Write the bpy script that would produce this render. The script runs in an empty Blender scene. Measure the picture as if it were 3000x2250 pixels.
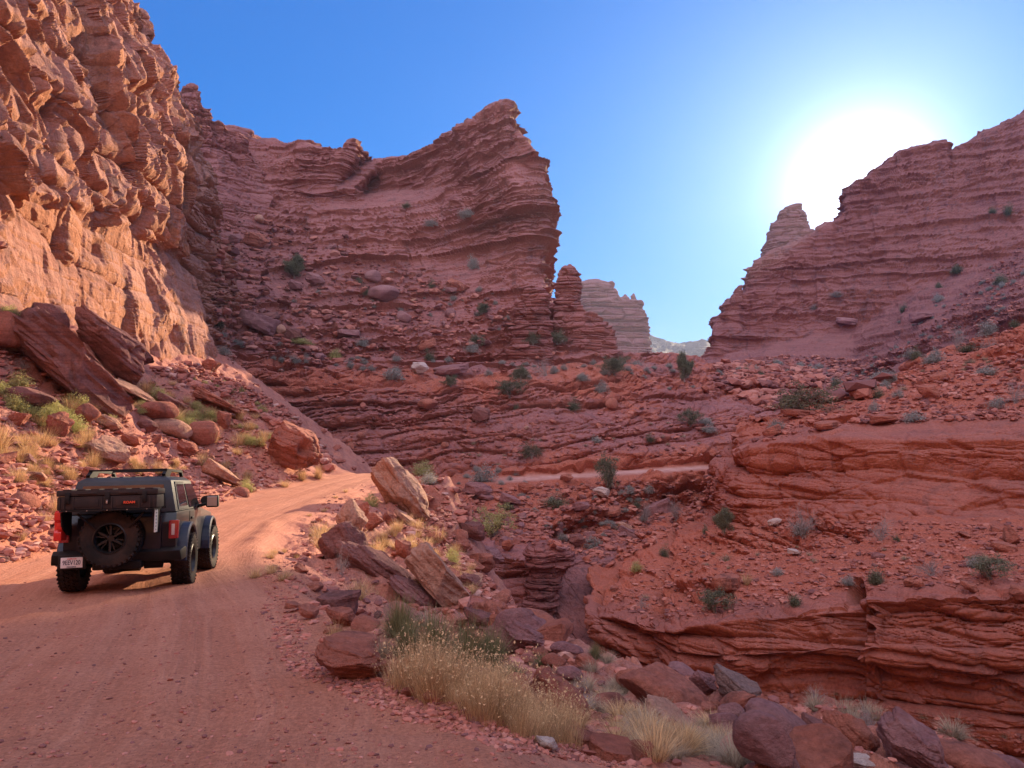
import bpy, math, random, time
import numpy as np
from mathutils import Vector, Matrix
T00 = time.time()
S = bpy.context.scene
COL = S.collection
R = math.radians

# ------------------------------------------------------------------ camera, world, sun
FPX = 2200.0                      # focal length in photograph pixels (3000 wide)
PITCH = math.atan(75 / FPX)
EYE = np.array([0.0, 0.0, 1.6])
cam_d = bpy.data.cameras.new("camera"); cam = bpy.data.objects.new("camera", cam_d); COL.objects.link(cam)
cam.location = EYE; cam.rotation_euler = (R(90) + PITCH, 0, 0)
cam_d.sensor_width = 36; cam_d.lens = 36 * FPX / 3000
cam_d.clip_start = 0.05; cam_d.clip_end = 20000
S.camera = cam

SUN_AZ, SUN_EL = R(25.4), R(14.95)           # azimuth to the right of +Y
SUNV = Vector((math.sin(SUN_AZ) * math.cos(SUN_EL), math.cos(SUN_AZ) * math.cos(SUN_EL), math.sin(SUN_EL)))
w = bpy.data.worlds.new("World"); S.world = w; w.use_nodes = True
nt = w.node_tree; nt.nodes.clear()
wo = nt.nodes.new('ShaderNodeOutputWorld'); bg = nt.nodes.new('ShaderNodeBackground')
sky = nt.nodes.new('ShaderNodeTexSky'); sky.sky_type = 'NISHITA'; sky.sun_disc = False
sky.sun_elevation = SUN_EL; sky.sun_rotation = SUN_AZ
sky.altitude = 1300; sky.air_density = 1.0; sky.dust_density = 0.4; sky.ozone_density = 2.0
bg.inputs['Strength'].default_value = 0.15
def wm(op, a_, b_=None):
    n = nt.nodes.new('ShaderNodeMath'); n.operation = op
    for i, v in enumerate((a_, b_)):
        if v is None: continue
        if isinstance(v, (int, float)): n.inputs[i].default_value = v
        else: nt.links.new(v, n.inputs[i])
    return n.outputs[0]
def wv(op, a_, b_):
    n = nt.nodes.new('ShaderNodeVectorMath'); n.operation = op
    for i, v in enumerate((a_, b_)):
        if isinstance(v, tuple): n.inputs[i].default_value = v
        else: nt.links.new(v, n.inputs[i])
    return n
# clear deep-blue desert sky: the physical sky softly compressed, with the white aureole close round the sun
SK_K = 5.0
one = wv('ADD', wv('SCALE', sky.outputs[0], (0, 0, 0)).outputs[0], (1, 1, 1)); one.inputs[0].links[0].from_node.inputs['Scale'].default_value = 1 / SK_K
comp = wv('DIVIDE', sky.outputs[0], one.outputs[0])
tint = wv('MULTIPLY', comp.outputs[0], (0.06, 0.40, 0.98))
tc = nt.nodes.new('ShaderNodeTexCoord'); nrm = nt.nodes.new('ShaderNodeVectorMath'); nrm.operation = 'NORMALIZE'; nt.links.new(tc.outputs['Generated'], nrm.inputs[0])
dt = wv('DOT_PRODUCT', nrm.outputs[0], tuple(SUNV)); ang = wm('ARCCOSINE', wm('MINIMUM', dt.outputs['Value'], 1.0))
g1 = wm('MULTIPLY', wm('EXPONENT', wm('MULTIPLY', wm('POWER', wm('DIVIDE', ang, R(3.7)), 2.0), -1.0)), 4.5)
g2 = wm('MULTIPLY', wm('EXPONENT', wm('MULTIPLY', wm('DIVIDE', ang, R(7.0)), -1.0)), 3.6)
gl = wm('ADD', g1, g2)
cg = nt.nodes.new('ShaderNodeCombineXYZ'); nt.links.new(gl, cg.inputs[0]); nt.links.new(gl, cg.inputs[1]); nt.links.new(gl, cg.inputs[2])
fin = wv('ADD', tint.outputs[0], wv('MULTIPLY', cg.outputs[0], (0.97, 0.97, 1.0)).outputs[0])
# added fill light: a broad bright patch in the sky behind the camera
bk = wv('DOT_PRODUCT', nrm.outputs[0], (-0.1, -0.60, 0.79)); bkf = wm('POWER', wm('MAXIMUM', wm('MULTIPLY', wm('ADD', bk.outputs['Value'], 0.25), 0.8), 0.0), 2.6)
cb = nt.nodes.new('ShaderNodeCombineXYZ')
for i_ in range(3): nt.links.new(wm('MULTIPLY', bkf, 5.7), cb.inputs[i_])
fin = wv('ADD', fin.outputs[0], wv('MULTIPLY', cb.outputs[0], (1.0, 0.93, 0.98)).outputs[0])
nt.links.new(fin.outputs[0], bg.inputs['Color']); nt.links.new(bg.outputs[0], wo.inputs['Surface'])
sl = bpy.data.lights.new("sun", 'SUN'); so = bpy.data.objects.new("sun", sl); COL.objects.link(so)
sl.energy = 5.0; sl.angle = R(0.5); sl.color = (1.0, 0.78, 0.51)
so.rotation_euler = (-SUNV).to_track_quat('-Z', 'Y').to_euler()
so.location = (60, 120, 60)
S.view_settings.view_transform = 'Standard'; S.view_settings.look = 'None'
S.view_settings.exposure = 1.28; S.view_settings.gamma = 1.0
try:
    S.cycles.max_bounces = 6; S.cycles.diffuse_bounces = 2
except Exception: pass

def ray(px, py):
    """direction of a photograph pixel, scaled so that its y component is 1"""
    u = (np.asarray(px, float) - 1500) / FPX; v = (1125 - np.asarray(py, float)) / FPX
    c, s = math.cos(PITCH), math.sin(PITCH)
    y = c - v * s; z = s + v * c
    return u / y, z / y
def at(px, py, d):
    a, b = ray(px, py)
    return np.stack([a * d, np.asarray(d, float) + 0 * a, EYE[2] + b * d], -1)
def project(P):
    q = P - EYE; c, s = math.cos(PITCH), math.sin(PITCH)
    yy = q[..., 1] * c + q[..., 2] * s; zz = -q[..., 1] * s + q[..., 2] * c
    yy = np.where(yy < 1e-3, 1e-3, yy)
    return 1500 + FPX * q[..., 0] / yy, 1125 - FPX * zz / yy, yy

# ------------------------------------------------------------------ noise
def _h(ix, iy, iz, seed=0):
    n = (ix.astype(np.int64) * 73856093) ^ (iy.astype(np.int64) * 19349663) ^ (iz.astype(np.int64) * 83492791) ^ (seed * 2654435761 & 0xffffffff)
    n = n.astype(np.uint32)
    n ^= n >> np.uint32(15); n *= np.uint32(0x2c1b3c6d); n ^= n >> np.uint32(12); n *= np.uint32(0x297a2d39); n ^= n >> np.uint32(15)
    return n
def h01(n): return n.astype(np.float32) / np.float32(4294967295)
def perlin(x, y, z, seed=0):
    x = np.asarray(x, np.float32); y = np.asarray(y, np.float32); z = np.asarray(z, np.float32)
    x, y, z = np.broadcast_arrays(x, y, z)
    ix, iy, iz = np.floor(x), np.floor(y), np.floor(z)
    fx, fy, fz = x - ix, y - iy, z - iz
    ix, iy, iz = ix.astype(np.int64), iy.astype(np.int64), iz.astype(np.int64)
    u = fx * fx * fx * (fx * (fx * 6 - 15) + 10); v = fy * fy * fy * (fy * (fy * 6 - 15) + 10); ww = fz * fz * fz * (fz * (fz * 6 - 15) + 10)
    res = 0
    for a in (0, 1):
        for b in (0, 1):
            for c in (0, 1):
                n = _h(ix + a, iy + b, iz + c, seed)
                gx = (n & np.uint32(1023)).astype(np.float32) / 511.5 - 1
                gy = ((n >> np.uint32(10)) & np.uint32(1023)).astype(np.float32) / 511.5 - 1
                gz = ((n >> np.uint32(20)) & np.uint32(1023)).astype(np.float32) / 511.5 - 1
                d = gx * (fx - a) + gy * (fy - b) + gz * (fz - c)
                res = res + d * (u if a else 1 - u) * (v if b else 1 - v) * (ww if c else 1 - ww)
    return res * 1.25
def fbm(P, s, octv=4, seed=0, zs=1.0, ridge=False):
    r = 0; a = 1.0; tot = 0
    for o in range(octv):
        k = 2.03 ** o / s
        n = perlin(P[..., 0] * k + 13.1 * o, P[..., 1] * k - 7.7 * o, P[..., 2] * k * zs + 3.3 * o, seed + o)
        if ridge: n = 1 - 2 * np.abs(n) * 1.6
        r = r + a * n; tot += a; a *= 0.5
    return r / tot
def _worley(X, Y, Z, seed):
    ix, iy, iz = np.floor(X).astype(np.int64), np.floor(Y).astype(np.int64), np.floor(Z).astype(np.int64)
    X = X.astype(np.float32); Y = Y.astype(np.float32); Z = Z.astype(np.float32)
    f1 = np.full(X.shape, 9., np.float32); f2 = f1.copy(); n1 = np.zeros(X.shape, np.uint32); n2 = n1.copy()
    d1 = [np.zeros_like(f1) for _ in range(3)]; d2 = [np.zeros_like(f1) for _ in range(3)]
    for a in (-1, 0, 1):
        for b in (-1, 0, 1):
            for c in (-1, 0, 1):
                n = _h(ix + a, iy + b, iz + c, seed)
                e = (X - (ix + a + (n & np.uint32(1023)).astype(np.float32) / 1023), Y - (iy + b + ((n >> np.uint32(10)) & np.uint32(1023)).astype(np.float32) / 1023),
                     Z - (iz + c + ((n >> np.uint32(20)) & np.uint32(1023)).astype(np.float32) / 1023))
                d = (e[0] * e[0] + e[1] * e[1] + e[2] * e[2]).astype(np.float32)
                near = d < f1; sec = (d < f2) & ~near
                f2 = np.where(near, f1, np.where(sec, d, f2)); n2 = np.where(near, n1, np.where(sec, n, n2))
                for k in range(3):
                    d2[k] = np.where(near, d1[k], np.where(sec, e[k], d2[k])); d1[k] = np.where(near, e[k], d1[k])
                f1 = np.where(near, d, f1); n1 = np.where(near, n, n1)
    return np.sqrt(f1), np.sqrt(f2), n1, n2, d1, d2
from concurrent.futures import ThreadPoolExecutor
POOL = ThreadPoolExecutor(4)
def chunked(fn, arrs):
    arrs = np.broadcast_arrays(*arrs); sh = arrs[0].shape; fl = [np.ascontiguousarray(a).ravel() for a in arrs]; n = len(fl[0])
    if n < 20000: return fn(*fl).reshape(sh)
    cuts = list(range(0, n, 30000)) + [n]
    r = list(POOL.map(lambda ab: fn(*[a[ab[0]:ab[1]] for a in fl]), list(zip(cuts[:-1], cuts[1:]))))
    return np.concatenate(r).reshape(sh)
_perlin0 = perlin
def perlin(x, y, z, seed=0): return chunked(lambda a, b, c: _perlin0(a, b, c, seed), (np.asarray(x, float), np.asarray(y, float), np.asarray(z, float)))
def slabs(P, s, seed, flat=0.6, tilt=1.3, soft=0.10, crack=0.30):
    """angular tilted plates: each cell keeps a level and a tilt of its own"""
    def f(x, y, z):
        f1, f2, n1, n2, d1, d2 = _worley(x, y, z, seed)
        def val(n, d):
            m = _h(n.astype(np.int64) & 65535, n.astype(np.int64) >> 16, n.astype(np.int64) * 0, seed + 5)
            k = [((m >> np.uint32(8 * i)) & np.uint32(255)).astype(np.float32) / 127.5 - 1 for i in range(3)]
            return (h01(n) - 0.5) + tilt * (d[0] * k[0] + d[1] * k[1] + d[2] * k[2])
        t = np.clip((f2 - f1) / soft, 0, 1); w2 = 0.5 * (1 - t * t * (3 - 2 * t))
        return val(n1, d1) * (1 - w2) + val(n2, d2) * w2 - crack * np.exp(-((f2 - f1) / 0.06) ** 2)
    return chunked(f, (P[..., 0] / s, P[..., 1] / s, P[..., 2] / (s * flat)))
def strata(P, T, seed, dip=(0, 0), warp=1.0, lat=5.0):
    t = (P[..., 2] + dip[0] * P[..., 0] + dip[1] * P[..., 1] + warp * T * fbm(P, T * 9, 2, seed + 3)) / T
    t = t + 0.45 * np.sin(t * .7 + seed * 1.3) + 0.2 * np.sin(t * 2.1 + seed) + 0.03 * np.sin(t * 5.3)
    i = np.floor(t); f = t - i
    ii = i.astype(np.int64)
    r = h01(_h(ii, ii * 0 + seed, ii * 0 + 7, seed))
    l = perlin(P[..., 0] / (lat * T), P[..., 1] / (lat * T), i * 7.7 + 0.37, seed + 9)
    edge = 1 - np.abs(2 * f - 1) ** 5
    return (r - 0.5) * 0.9 + l * 0.9 + 0.85 * (edge - 1)

# ------------------------------------------------------------------ mesh helpers
def mesh_np(name, V, F, mat=None, attrs=None, smooth=False, loops=4):
    me = bpy.data.meshes.new(name)
    V = np.ascontiguousarray(V.reshape(-1, 3), np.float32); F = np.ascontiguousarray(F.reshape(-1, loops), np.int32)
    me.vertices.add(len(V)); me.vertices.foreach_set('co', V.ravel())
    me.loops.add(F.size); me.loops.foreach_set('vertex_index', F.ravel())
    me.polygons.add(len(F)); me.polygons.foreach_set('loop_start', np.arange(0, F.size, loops, dtype=np.int32))
    me.polygons.foreach_set('loop_total', np.full(len(F), loops, np.int32))
    me.polygons.foreach_set('use_smooth', np.full(len(F), smooth, bool))
    me.update(calc_edges=True)
    for k, a in (attrs or {}).items():
        at_ = me.attributes.new(k, 'FLOAT', 'POINT'); at_.data.foreach_set('value', np.ascontiguousarray(a.ravel(), np.float32))
    if mat: me.materials.append(mat)
    return me
def link(name, me, parent=None, label=None, cat=None, group=None, kind=None):
    o = bpy.data.objects.new(name, me); COL.objects.link(o)
    if parent: o.parent = parent
    tag(o, label, cat, group, kind); return o
def tag(o, label=None, cat=None, group=None, kind=None):
    if label: o['label'] = label
    if cat: o['category'] = cat
    if group: o['group'] = group
    if kind: o['kind'] = kind
def grid_faces(nv, nu, wrap=False):
    i = np.arange(nv * nu).reshape(nv, nu)
    if wrap:
        j = np.concatenate([i, i[:, :1]], 1)
    else: j = i
    return np.stack([j[:-1, :-1], j[:-1, 1:], j[1:, 1:], j[1:, :-1]], -1).reshape(-1, 4)
def grid_normals(G):
    du = np.gradient(G, axis=1); dv = np.gradient(G, axis=0)
    n = np.cross(du, dv); n /= np.linalg.norm(n, axis=-1, keepdims=True) + 1e-9
    return n
def blur(A, k, axis):
    if k < 1: return A
    ker = np.exp(-0.5 * (np.arange(-3 * k, 3 * k + 1) / k) ** 2); ker /= ker.sum()
    pad = [(0, 0)] * A.ndim; pad[axis] = (3 * k, 3 * k)
    B = np.pad(A, pad, mode='edge'); out = 0
    n = A.shape[axis]
    for i, kk in enumerate(ker):
        sl_ = [slice(None)] * A.ndim; sl_[axis] = slice(i, i + n); out = out + kk * B[tuple(sl_)]
    return out

# depth map of every terrain surface, so that things can be stood on the real surface
ZW, ZH = 750, 563
ZD = np.full((ZH, ZW), 1e9); ZP = np.zeros((ZH, ZW, 3)); ZN = np.zeros((ZH, ZW, 3)); ZR = np.zeros((ZH, ZW)); 
def register(V, N, rock):
    V = V.reshape(-1, 3); N = N.reshape(-1, 3); rock = rock.ravel()
    px, py, d = project(V); X = (px / 4).astype(int); Y = (py / 4).astype(int)
    ok = (X >= 0) & (X < ZW) & (Y >= 0) & (Y < ZH) & (d > 0.3)
    idx = np.nonzero(ok)[0]; idx = idx[np.argsort(-d[idx])]
    X, Y = X[idx], Y[idx]
    # farthest first, so nearest is written last
    D = d[idx]; cur = ZD[Y, X]; m = D < cur
    ZD_t = np.full(ZD.shape, 1e9); ZI = np.full(ZD.shape, -1); ZD_t[Y, X] = D; ZI[Y, X] = idx
    b = (ZD_t < ZD) & (ZI >= 0); ii = ZI[b]
    ZD[b] = ZD_t[b]; ZP[b] = V[ii]; ZN[b] = N[ii]; ZR[b] = rock[ii]
def surf(px, py, r=2):
    X, Y = int(px / 4), int(py / 4)
    best = None
    for y in range(max(0, Y - r), min(ZH, Y + r + 1)):
        for x in range(max(0, X - r), min(ZW, X + r + 1)):
            if ZD[y, x] < 1e8:
                k = (x - X) ** 2 + (y - Y) ** 2 + 0.10 * ZD[y, x]
                if best is None or k < best[0]: best = (k, y, x)
    if best is None: return (surf(px, py, r * 3) if r < 40 else (None, None))
    _, y, x = best
    return Vector(ZP[y, x]), Vector(ZN[y, x])

def build_patch(name, rows, nu, nv, disp, mat, px_rng=None, wrapL=None, wrapR=None, sm=3, face=None, kind='structure', step_w=0.25):
    """rows: (list of (px,py,depth), rock) or ('rel', (dx,dy,dz), rock); bottom first"""
    M = 1500
    W = []; C = []
    for r in rows:
        if r[0] == 'rel':
            W.append(W[-1] + np.array(r[1])); C.append(r[2]); continue
        p = np.array(r[0], float); x0, x1 = p[0, 0], p[-1, 0]
        xs = np.linspace(x0, x1, M)
        W.append(at(xs, np.interp(xs, p[:, 0], p[:, 1]), np.interp(xs, p[:, 0], p[:, 2]))); C.append(r[1])
    W = np.array(W)                                        # rows, M, 3
    for side, wr in (('L', wrapL), ('R', wrapR)):
        if not wr: continue
        base = W[:, 0] if side == 'L' else W[:, -1]
        cols = []
        prev = base; k0 = 60
        for off in wr:
            nxt = prev + np.array(off)
            for t in np.linspace(0, 1, k0 + 1)[1:]: cols.append(prev + (nxt - prev) * t)
            prev = nxt
        cols = np.stack(cols, 1)
        W = np.concatenate([cols[:, ::-1], W], 1) if side == 'L' else np.concatenate([W, cols], 1)
    # even spacing along u: screen length mixed with real length
    px, py, d = project(W)
    def meas(axis):
        scr = np.hypot(np.diff(px, axis=axis), np.diff(py, axis=axis)); wl = np.linalg.norm(np.diff(W, axis=axis), axis=-1) * FPX / np.minimum(d[:-1] if axis == 0 else d[:, :-1], d[1:] if axis == 0 else d[:, 1:])
        m = (scr + step_w * wl)
        return np.clip(m, 0, np.percentile(m, 98) * 3)
    mu = meas(1).mean(0) + 1e-3; cu = np.concatenate([[0], np.cumsum(mu)]); cu /= cu[-1]
    mv = np.mean(meas(0), 1) + 1e-3; cv = np.concatenate([[0], np.cumsum(mv)]); cv /= cv[-1]
    su = np.interp(np.linspace(0, 1, nu), cu, np.arange(W.shape[1])); i0 = np.clip(su.astype(int), 0, W.shape[1] - 2); fu = (su - i0)[None, :, None]
    W = W[:, i0] * (1 - fu) + W[:, i0 + 1] * fu
    sv = np.interp(np.linspace(0, 1, nv), cv, np.arange(len(W))); j0 = np.clip(sv.astype(int), 0, len(W) - 2); fv = (sv - j0)[:, None, None]
    G = W[j0] * (1 - fv) + W[j0 + 1] * fv
    C = np.array(C, float); rock = (C[j0] * (1 - fv[:, 0, 0]) + C[j0 + 1] * fv[:, 0, 0])[:, None] * np.ones((1, nu))
    G = blur(blur(G, sm, 0), max(1, sm // 2), 1)
    N = grid_normals(blur(blur(G, 4, 0), 4, 1))
    if np.mean(np.sum(N * (EYE - G if face is None else np.array(face, float)), -1)) < 0: N = -N
    out = disp(G, N, rock)
    if isinstance(out, tuple): G2, rock = out
    else: G2 = G + N * out[..., None]
    N2 = grid_normals(G2); s = np.sign(np.sum(N2 * N, -1, keepdims=True)); N2 = N2 * np.where(s == 0, 1, s)
    register(G2, N2, rock)
    F = grid_faces(nv, nu)
    me = mesh_np(name, G2, F, mat, {'rock': rock})
    o = link(name, me, kind=kind)
    print(name, len(G2.reshape(-1, 3)), round(time.time() - T00, 1))
    return o, G2, N2, rock

# ------------------------------------------------------------------ materials
def new_mat(name):
    m = bpy.data.materials.new(name); m.use_nodes = True; t = m.node_tree
    return m, t, t.nodes['Principled BSDF']
def N_(t, ty, **kw):
    n = t.nodes.new(ty)
    for k, v in kw.items():
        if k in ('Scale', 'Detail', 'Roughness', 'Distortion', 'Strength', 'Distance', 'Factor', 'Height', 'Lacunarity'): n.inputs[k].default_value = v
        else: setattr(n, k, v)
    return n
def ramp(t, src, stops):
    r = t.nodes.new('ShaderNodeValToRGB'); e = r.color_ramp.elements
    while len(e) < len(stops): e.new(0.5)
    for i, (p, c) in enumerate(stops): e[i].position = p; e[i].color = (*c, 1)
    t.links.new(src, r.inputs[0]); return r.outputs[0]
def mix(t, fac, a, b, mode='MIX'):
    m = t.nodes.new('ShaderNodeMix'); m.data_type = 'RGBA'; m.blend_type = mode
    for s_, v in ((m.inputs[0], fac), (m.inputs[6], a), (m.inputs[7], b)):
        if isinstance(v, (int, float)): s_.default_value = v
        elif isinstance(v, tuple): s_.default_value = (*v, 1)
        else: t.links.new(v, s_)
    return m.outputs[2]
def mapped(t, coord, scale, rot=(0, 0, 0)):
    m = t.nodes.new('ShaderNodeMapping'); m.inputs['Scale'].default_value = scale; m.inputs['Rotation'].default_value = rot
    t.links.new(coord, m.inputs[0]); return m.outputs[0]
def noise(t, vec, sc, det=4, rough=0.6, dist=0.0):
    n = N_(t, 'ShaderNodeTexNoise', Scale=sc, Detail=det, Roughness=rough, Distortion=dist); t.links.new(vec, n.inputs['Vector']); return n.outputs[0]

def rock_material(name, base, dark, light, soil, s=1.0, bands=True, varnish=0.5, bump=0.25, coord='Position', pale=0.0):
    """s = size of features in metres"""
    m, t, b = new_mat(name)
    if coord == 'Position': g = t.nodes.new('ShaderNodeNewGeometry'); P = g.outputs['Position']
    else: g = t.nodes.new('ShaderNodeTexCoord'); P = g.outputs['Object']
    n1 = noise(t, P, 0.35 / s, 6, 0.65)
    c = ramp(t, n1, [(0.30, dark), (0.47, base), (0.72, light)])
    if bands:
        Pb = mapped(t, P, (0.05 / s, 0.05 / s, 1.6 / s), (R(1.5), R(1), 0))
        nb = noise(t, Pb, 1.0, 7, 0.7, 0.4)
        c = mix(t, 0.5, c, ramp(t, nb, [(0.3, tuple(x * 0.55 for x in dark)), (0.45, base), (0.55, light), (0.62, base), (0.75, dark)]))
    if varnish > 0:
        Pv = mapped(t, P, (0.6 / s, 0.6 / s, 0.12 / s))
        nv_ = noise(t, Pv, 1.0, 5, 0.65, 0.6)
        c = mix(t, ramp(t, nv_, [(0.53, (0, 0, 0)), (0.66, (varnish,) * 3)]), c, tuple(0.35 * x + 0.02 for x in dark))
    if pale > 0:
        np_ = noise(t, mapped(t, P, (0.3 / s, 0.3 / s, 1.5 / s)), 1.0, 5, 0.7)
        c = mix(t, ramp(t, np_, [(0.66, (0, 0, 0)), (0.72, (pale,) * 3)]), c, (0.62, 0.45, 0.38))
    if soil:
        gn = t.nodes.new('ShaderNodeNewGeometry'); sx = t.nodes.new('ShaderNodeSeparateXYZ'); t.links.new(gn.outputs['True Normal'], sx.inputs[0])
        upf = ramp(t, sx.outputs[2], [(.15, (0, 0, 0)), (.75, (.42,) * 3)]); dnf = ramp(t, sx.outputs[2], [(-.0, (.6,) * 3), (.12, (0, 0, 0))])
        c = mix(t, upf, c, tuple(.5 * a_ + .5 * b_ for a_, b_ in zip(base, (.33, .18, .17)))); c = mix(t, dnf, c, (base[0] * 1.05, base[1] * .95, base[2] * .6))  # upward faces mauve; undersides orange, warm bounce light put into the colour
    n2 = noise(t, P, 6 / s, 5, 0.7)
    c = mix(t, 0.7, c, ramp(t, n2, [(0.3, (0.3, 0.3, 0.3)), (0.7, (0.68, 0.68, 0.68))]), 'OVERLAY')
    if soil:
        a = t.nodes.new('ShaderNodeAttribute'); a.attribute_name = 'rock'
        n3 = noise(t, P, 1.1 / s, 6, 0.7)
        ns = noise(t, P, 9 / s, 5, 0.75)
        cs = ramp(t, ns, [(0.3, tuple(x * 0.6 for x in soil)), (0.5, soil), (0.68, tuple(min(1, x * 1.35 + 0.02) for x in soil))])
        ad = t.nodes.new('ShaderNodeMath'); ad.operation = 'ADD'; t.links.new(a.outputs['Fac'], ad.inputs[0]); t.links.new(n3, ad.inputs[1])
        f = ramp(t, ad.outputs[0], [(0.80, (0, 0, 0)), (1.0, (1, 1, 1))])
        c = mix(t, f, cs, c)
    t.links.new(c, b.inputs['Base Color'])
    b.inputs['Roughness'].default_value = 0.92; b.inputs['Specular IOR Level'].default_value = 0.2
    nb1 = noise(t, P, 3.2 / s, 8, 0.72)
    bp = N_(t, 'ShaderNodeBump', Strength=0.9, Distance=bump * s); t.links.new(nb1, bp.inputs['Height'])
    t.links.new(bp.outputs[0], b.inputs['Normal'])
    return m
RB, RD, RL = (0.31, 0.105, 0.09), (0.145, 0.062, 0.07), (0.42, 0.17, 0.14)
SOIL = (0.42, 0.125, 0.075)
M_far = rock_material('far_sandstone', (.29, .11, .10), (.15, .065, .07), (.37, .16, .14), (0.32, 0.12, 0.09), s=3.0, bump=0.4)
M_mid = rock_material('layered_sandstone', RB, RD, RL, SOIL, s=1.4, bump=0.22)
M_ridge = rock_material('ridge_sandstone', (0.31, 0.105, 0.085), (0.16, 0.065, 0.07), (0.40, 0.16, 0.13), (.38, .13, .09), s=2.6, bump=0.4, varnish=.6)
M_bluff = rock_material('bluff_sandstone', (0.37, 0.105, 0.065), (0.20, 0.065, 0.055), (0.46, 0.16, 0.105), SOIL, s=0.7, bump=0.25, varnish=0.5, pale=0.5)
M_cliff = rock_material('cliff_sandstone', (0.44, 0.185, 0.125), (0.27, 0.10, 0.075), (0.55, 0.28, 0.20), SOIL, s=1.2, bump=0.28, varnish=0.65)
M_gully = rock_material('gully_rock', (.24, .095, .085), (.12, .055, .06), (.34, .14, .12), None, s=.6, bump=.2, varnish=.5)
M_ground = rock_material('red_dirt', (0.46, 0.165, 0.11), (.28, .10, .08), (.54, .24, .16), (0.56, 0.215, 0.14), s=0.35, bands=False, bump=0.25, varnish=0)

t_ = M_mid.node_tree; b_ = t_.nodes['Principled BSDF']; src = b_.inputs['Base Color'].links[0].from_socket; ar = t_.nodes.new('ShaderNodeAttribute'); ar.attribute_name = 'road'
g_ = t_.nodes.new('ShaderNodeNewGeometry'); pd = ramp(t_, noise(t_, g_.outputs['Position'], .8, 5, .7), [(.35, (.50, .22, .165)), (.65, (.66, .36, .29))]); t_.links.new(mix(t_, ar.outputs['Fac'], src, pd), b_.inputs['Base Color'])
t_ = M_ground.node_tree; b_ = t_.nodes['Principled BSDF']; src = b_.inputs['Base Color'].links[0].from_socket
ar, al, aa = [t_.nodes.new('ShaderNodeAttribute') for _ in range(3)]; ar.attribute_name = 'road'; al.attribute_name = 'lat'; aa.attribute_name = 'along'
cx = t_.nodes.new('ShaderNodeCombineXYZ'); t_.links.new(al.outputs['Fac'], cx.inputs[0]); t_.links.new(aa.outputs['Fac'], cx.inputs[1])
ntr = noise(t_, mapped(t_, cx.outputs[0], (3.2, .10, 1)), 1.0, 6, .62, .5); ntf = noise(t_, mapped(t_, cx.outputs[0], (14, .6, 1)), 1.0, 4, .6)
gp = t_.nodes.new('ShaderNodeNewGeometry'); nfi = noise(t_, gp.outputs['Position'], 26, 5, .75); nme = noise(t_, gp.outputs['Position'], 1.3, 5, .65)
cr = ramp(t_, ntr, [(.32, (.44, .155, .085)), (.5, (.55, .215, .125)), (.66, (.66, .30, .19))])
cr = mix(t_, .35, cr, ramp(t_, ntf, [(.35, (.40, .14, .08)), (.65, (.66, .29, .18))])); cr = mix(t_, .45, cr, ramp(t_, nme, [(.35, (.46, .16, .095)), (.65, (.58, .24, .15))]))
cr = mix(t_, .8, cr, ramp(t_, nfi, [(.3, (.28, .28, .28)), (.52, (.5, .5, .5)), (.72, (.7, .7, .7))]), 'OVERLAY')
t_.links.new(mix(t_, ar.outputs['Fac'], src, cr), b_.inputs['Base Color'])
old = b_.inputs['Normal'].links[0].from_socket
bb = N_(t_, 'ShaderNodeBump', Strength=.8, Distance=.03); t_.links.new(nfi, bb.inputs['Height']); t_.links.new(old, bb.inputs['Normal'])
bc = N_(t_, 'ShaderNodeBump', Strength=.8, Distance=.10); t_.links.new(ntr, bc.inputs['Height']); t_.links.new(bb.outputs[0], bc.inputs['Normal']); t_.links.new(bc.outputs[0], b_.inputs['Normal'])
#@TERRAIN
# ------------------------------------------------------------------ near ground: road, talus, embankment
def A(px, py, d): return tuple(at(px, py, d))
ROAD = np.array([  # centre x, y, z, half width
    (-2.6, -14, 1.75, 3.2), (-2.6, -6, .75, 3.2), (-2.7, 0, 0.0, 3.1), (-3.6, 5, -.55, 3.6), (-5.2, 9, -.98, 3.1), (-7.6, 14, -1.53, 3.0), (-9.1, 19, -1.95, 2.6),
    (-10.0, 25, -2.12, 2.2), (-9.9, 31, -2.15, 2.0), (-9.2, 38, -2.12, 1.8), (-8.0, 44.5, -2.15, 1.8), (-8.3, 49.5, -2.8, 1.7), (-10, 54, -5, 1.5), (-13, 60, -7, 1.5)])
def road_eval(x, y):
    best = np.full(x.shape, 1e9); zz = np.zeros(x.shape); sg = np.zeros(x.shape); uu = np.zeros(x.shape); lat = np.zeros(x.shape)
    acc = 0
    for a, b in zip(ROAD[:-1], ROAD[1:]):
        d = b[:2] - a[:2]; L = np.hypot(*d); t = np.clip(((x - a[0]) * d[0] + (y - a[1]) * d[1]) / L ** 2, 0, 1)
        qx, qy = a[0] + t * d[0], a[1] + t * d[1]; dist = np.hypot(x - qx, y - qy)
        side = np.sign((x - a[0]) * d[1] - (y - a[1]) * d[0])
        hw = a[3] + t * (b[3] - a[3]); e = dist - hw
        m = e < best; best = np.where(m, e, best); zz = np.where(m, a[2] + t * (b[2] - a[2]), zz); sg = np.where(m, side, sg); uu = np.where(m, acc + t * L, uu); lat = np.where(m, dist * side, lat)
        acc += L
    return best, zz, sg, lat, uu
ctl = []
for r_ in ROAD:
    ctl.append((r_[0], r_[1], r_[2]))
for a, b in zip(ROAD[:-1], ROAD[1:]):
    mid = (a + b) / 2; d = b[:2] - a[:2]; n = np.array([d[1], -d[0]]) / np.hypot(*d)
    for s_ in (-1, 1): ctl.append((mid[0] + n[0] * mid[3] * s_, mid[1] + n[1] * mid[3] * s_, mid[2]))
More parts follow.
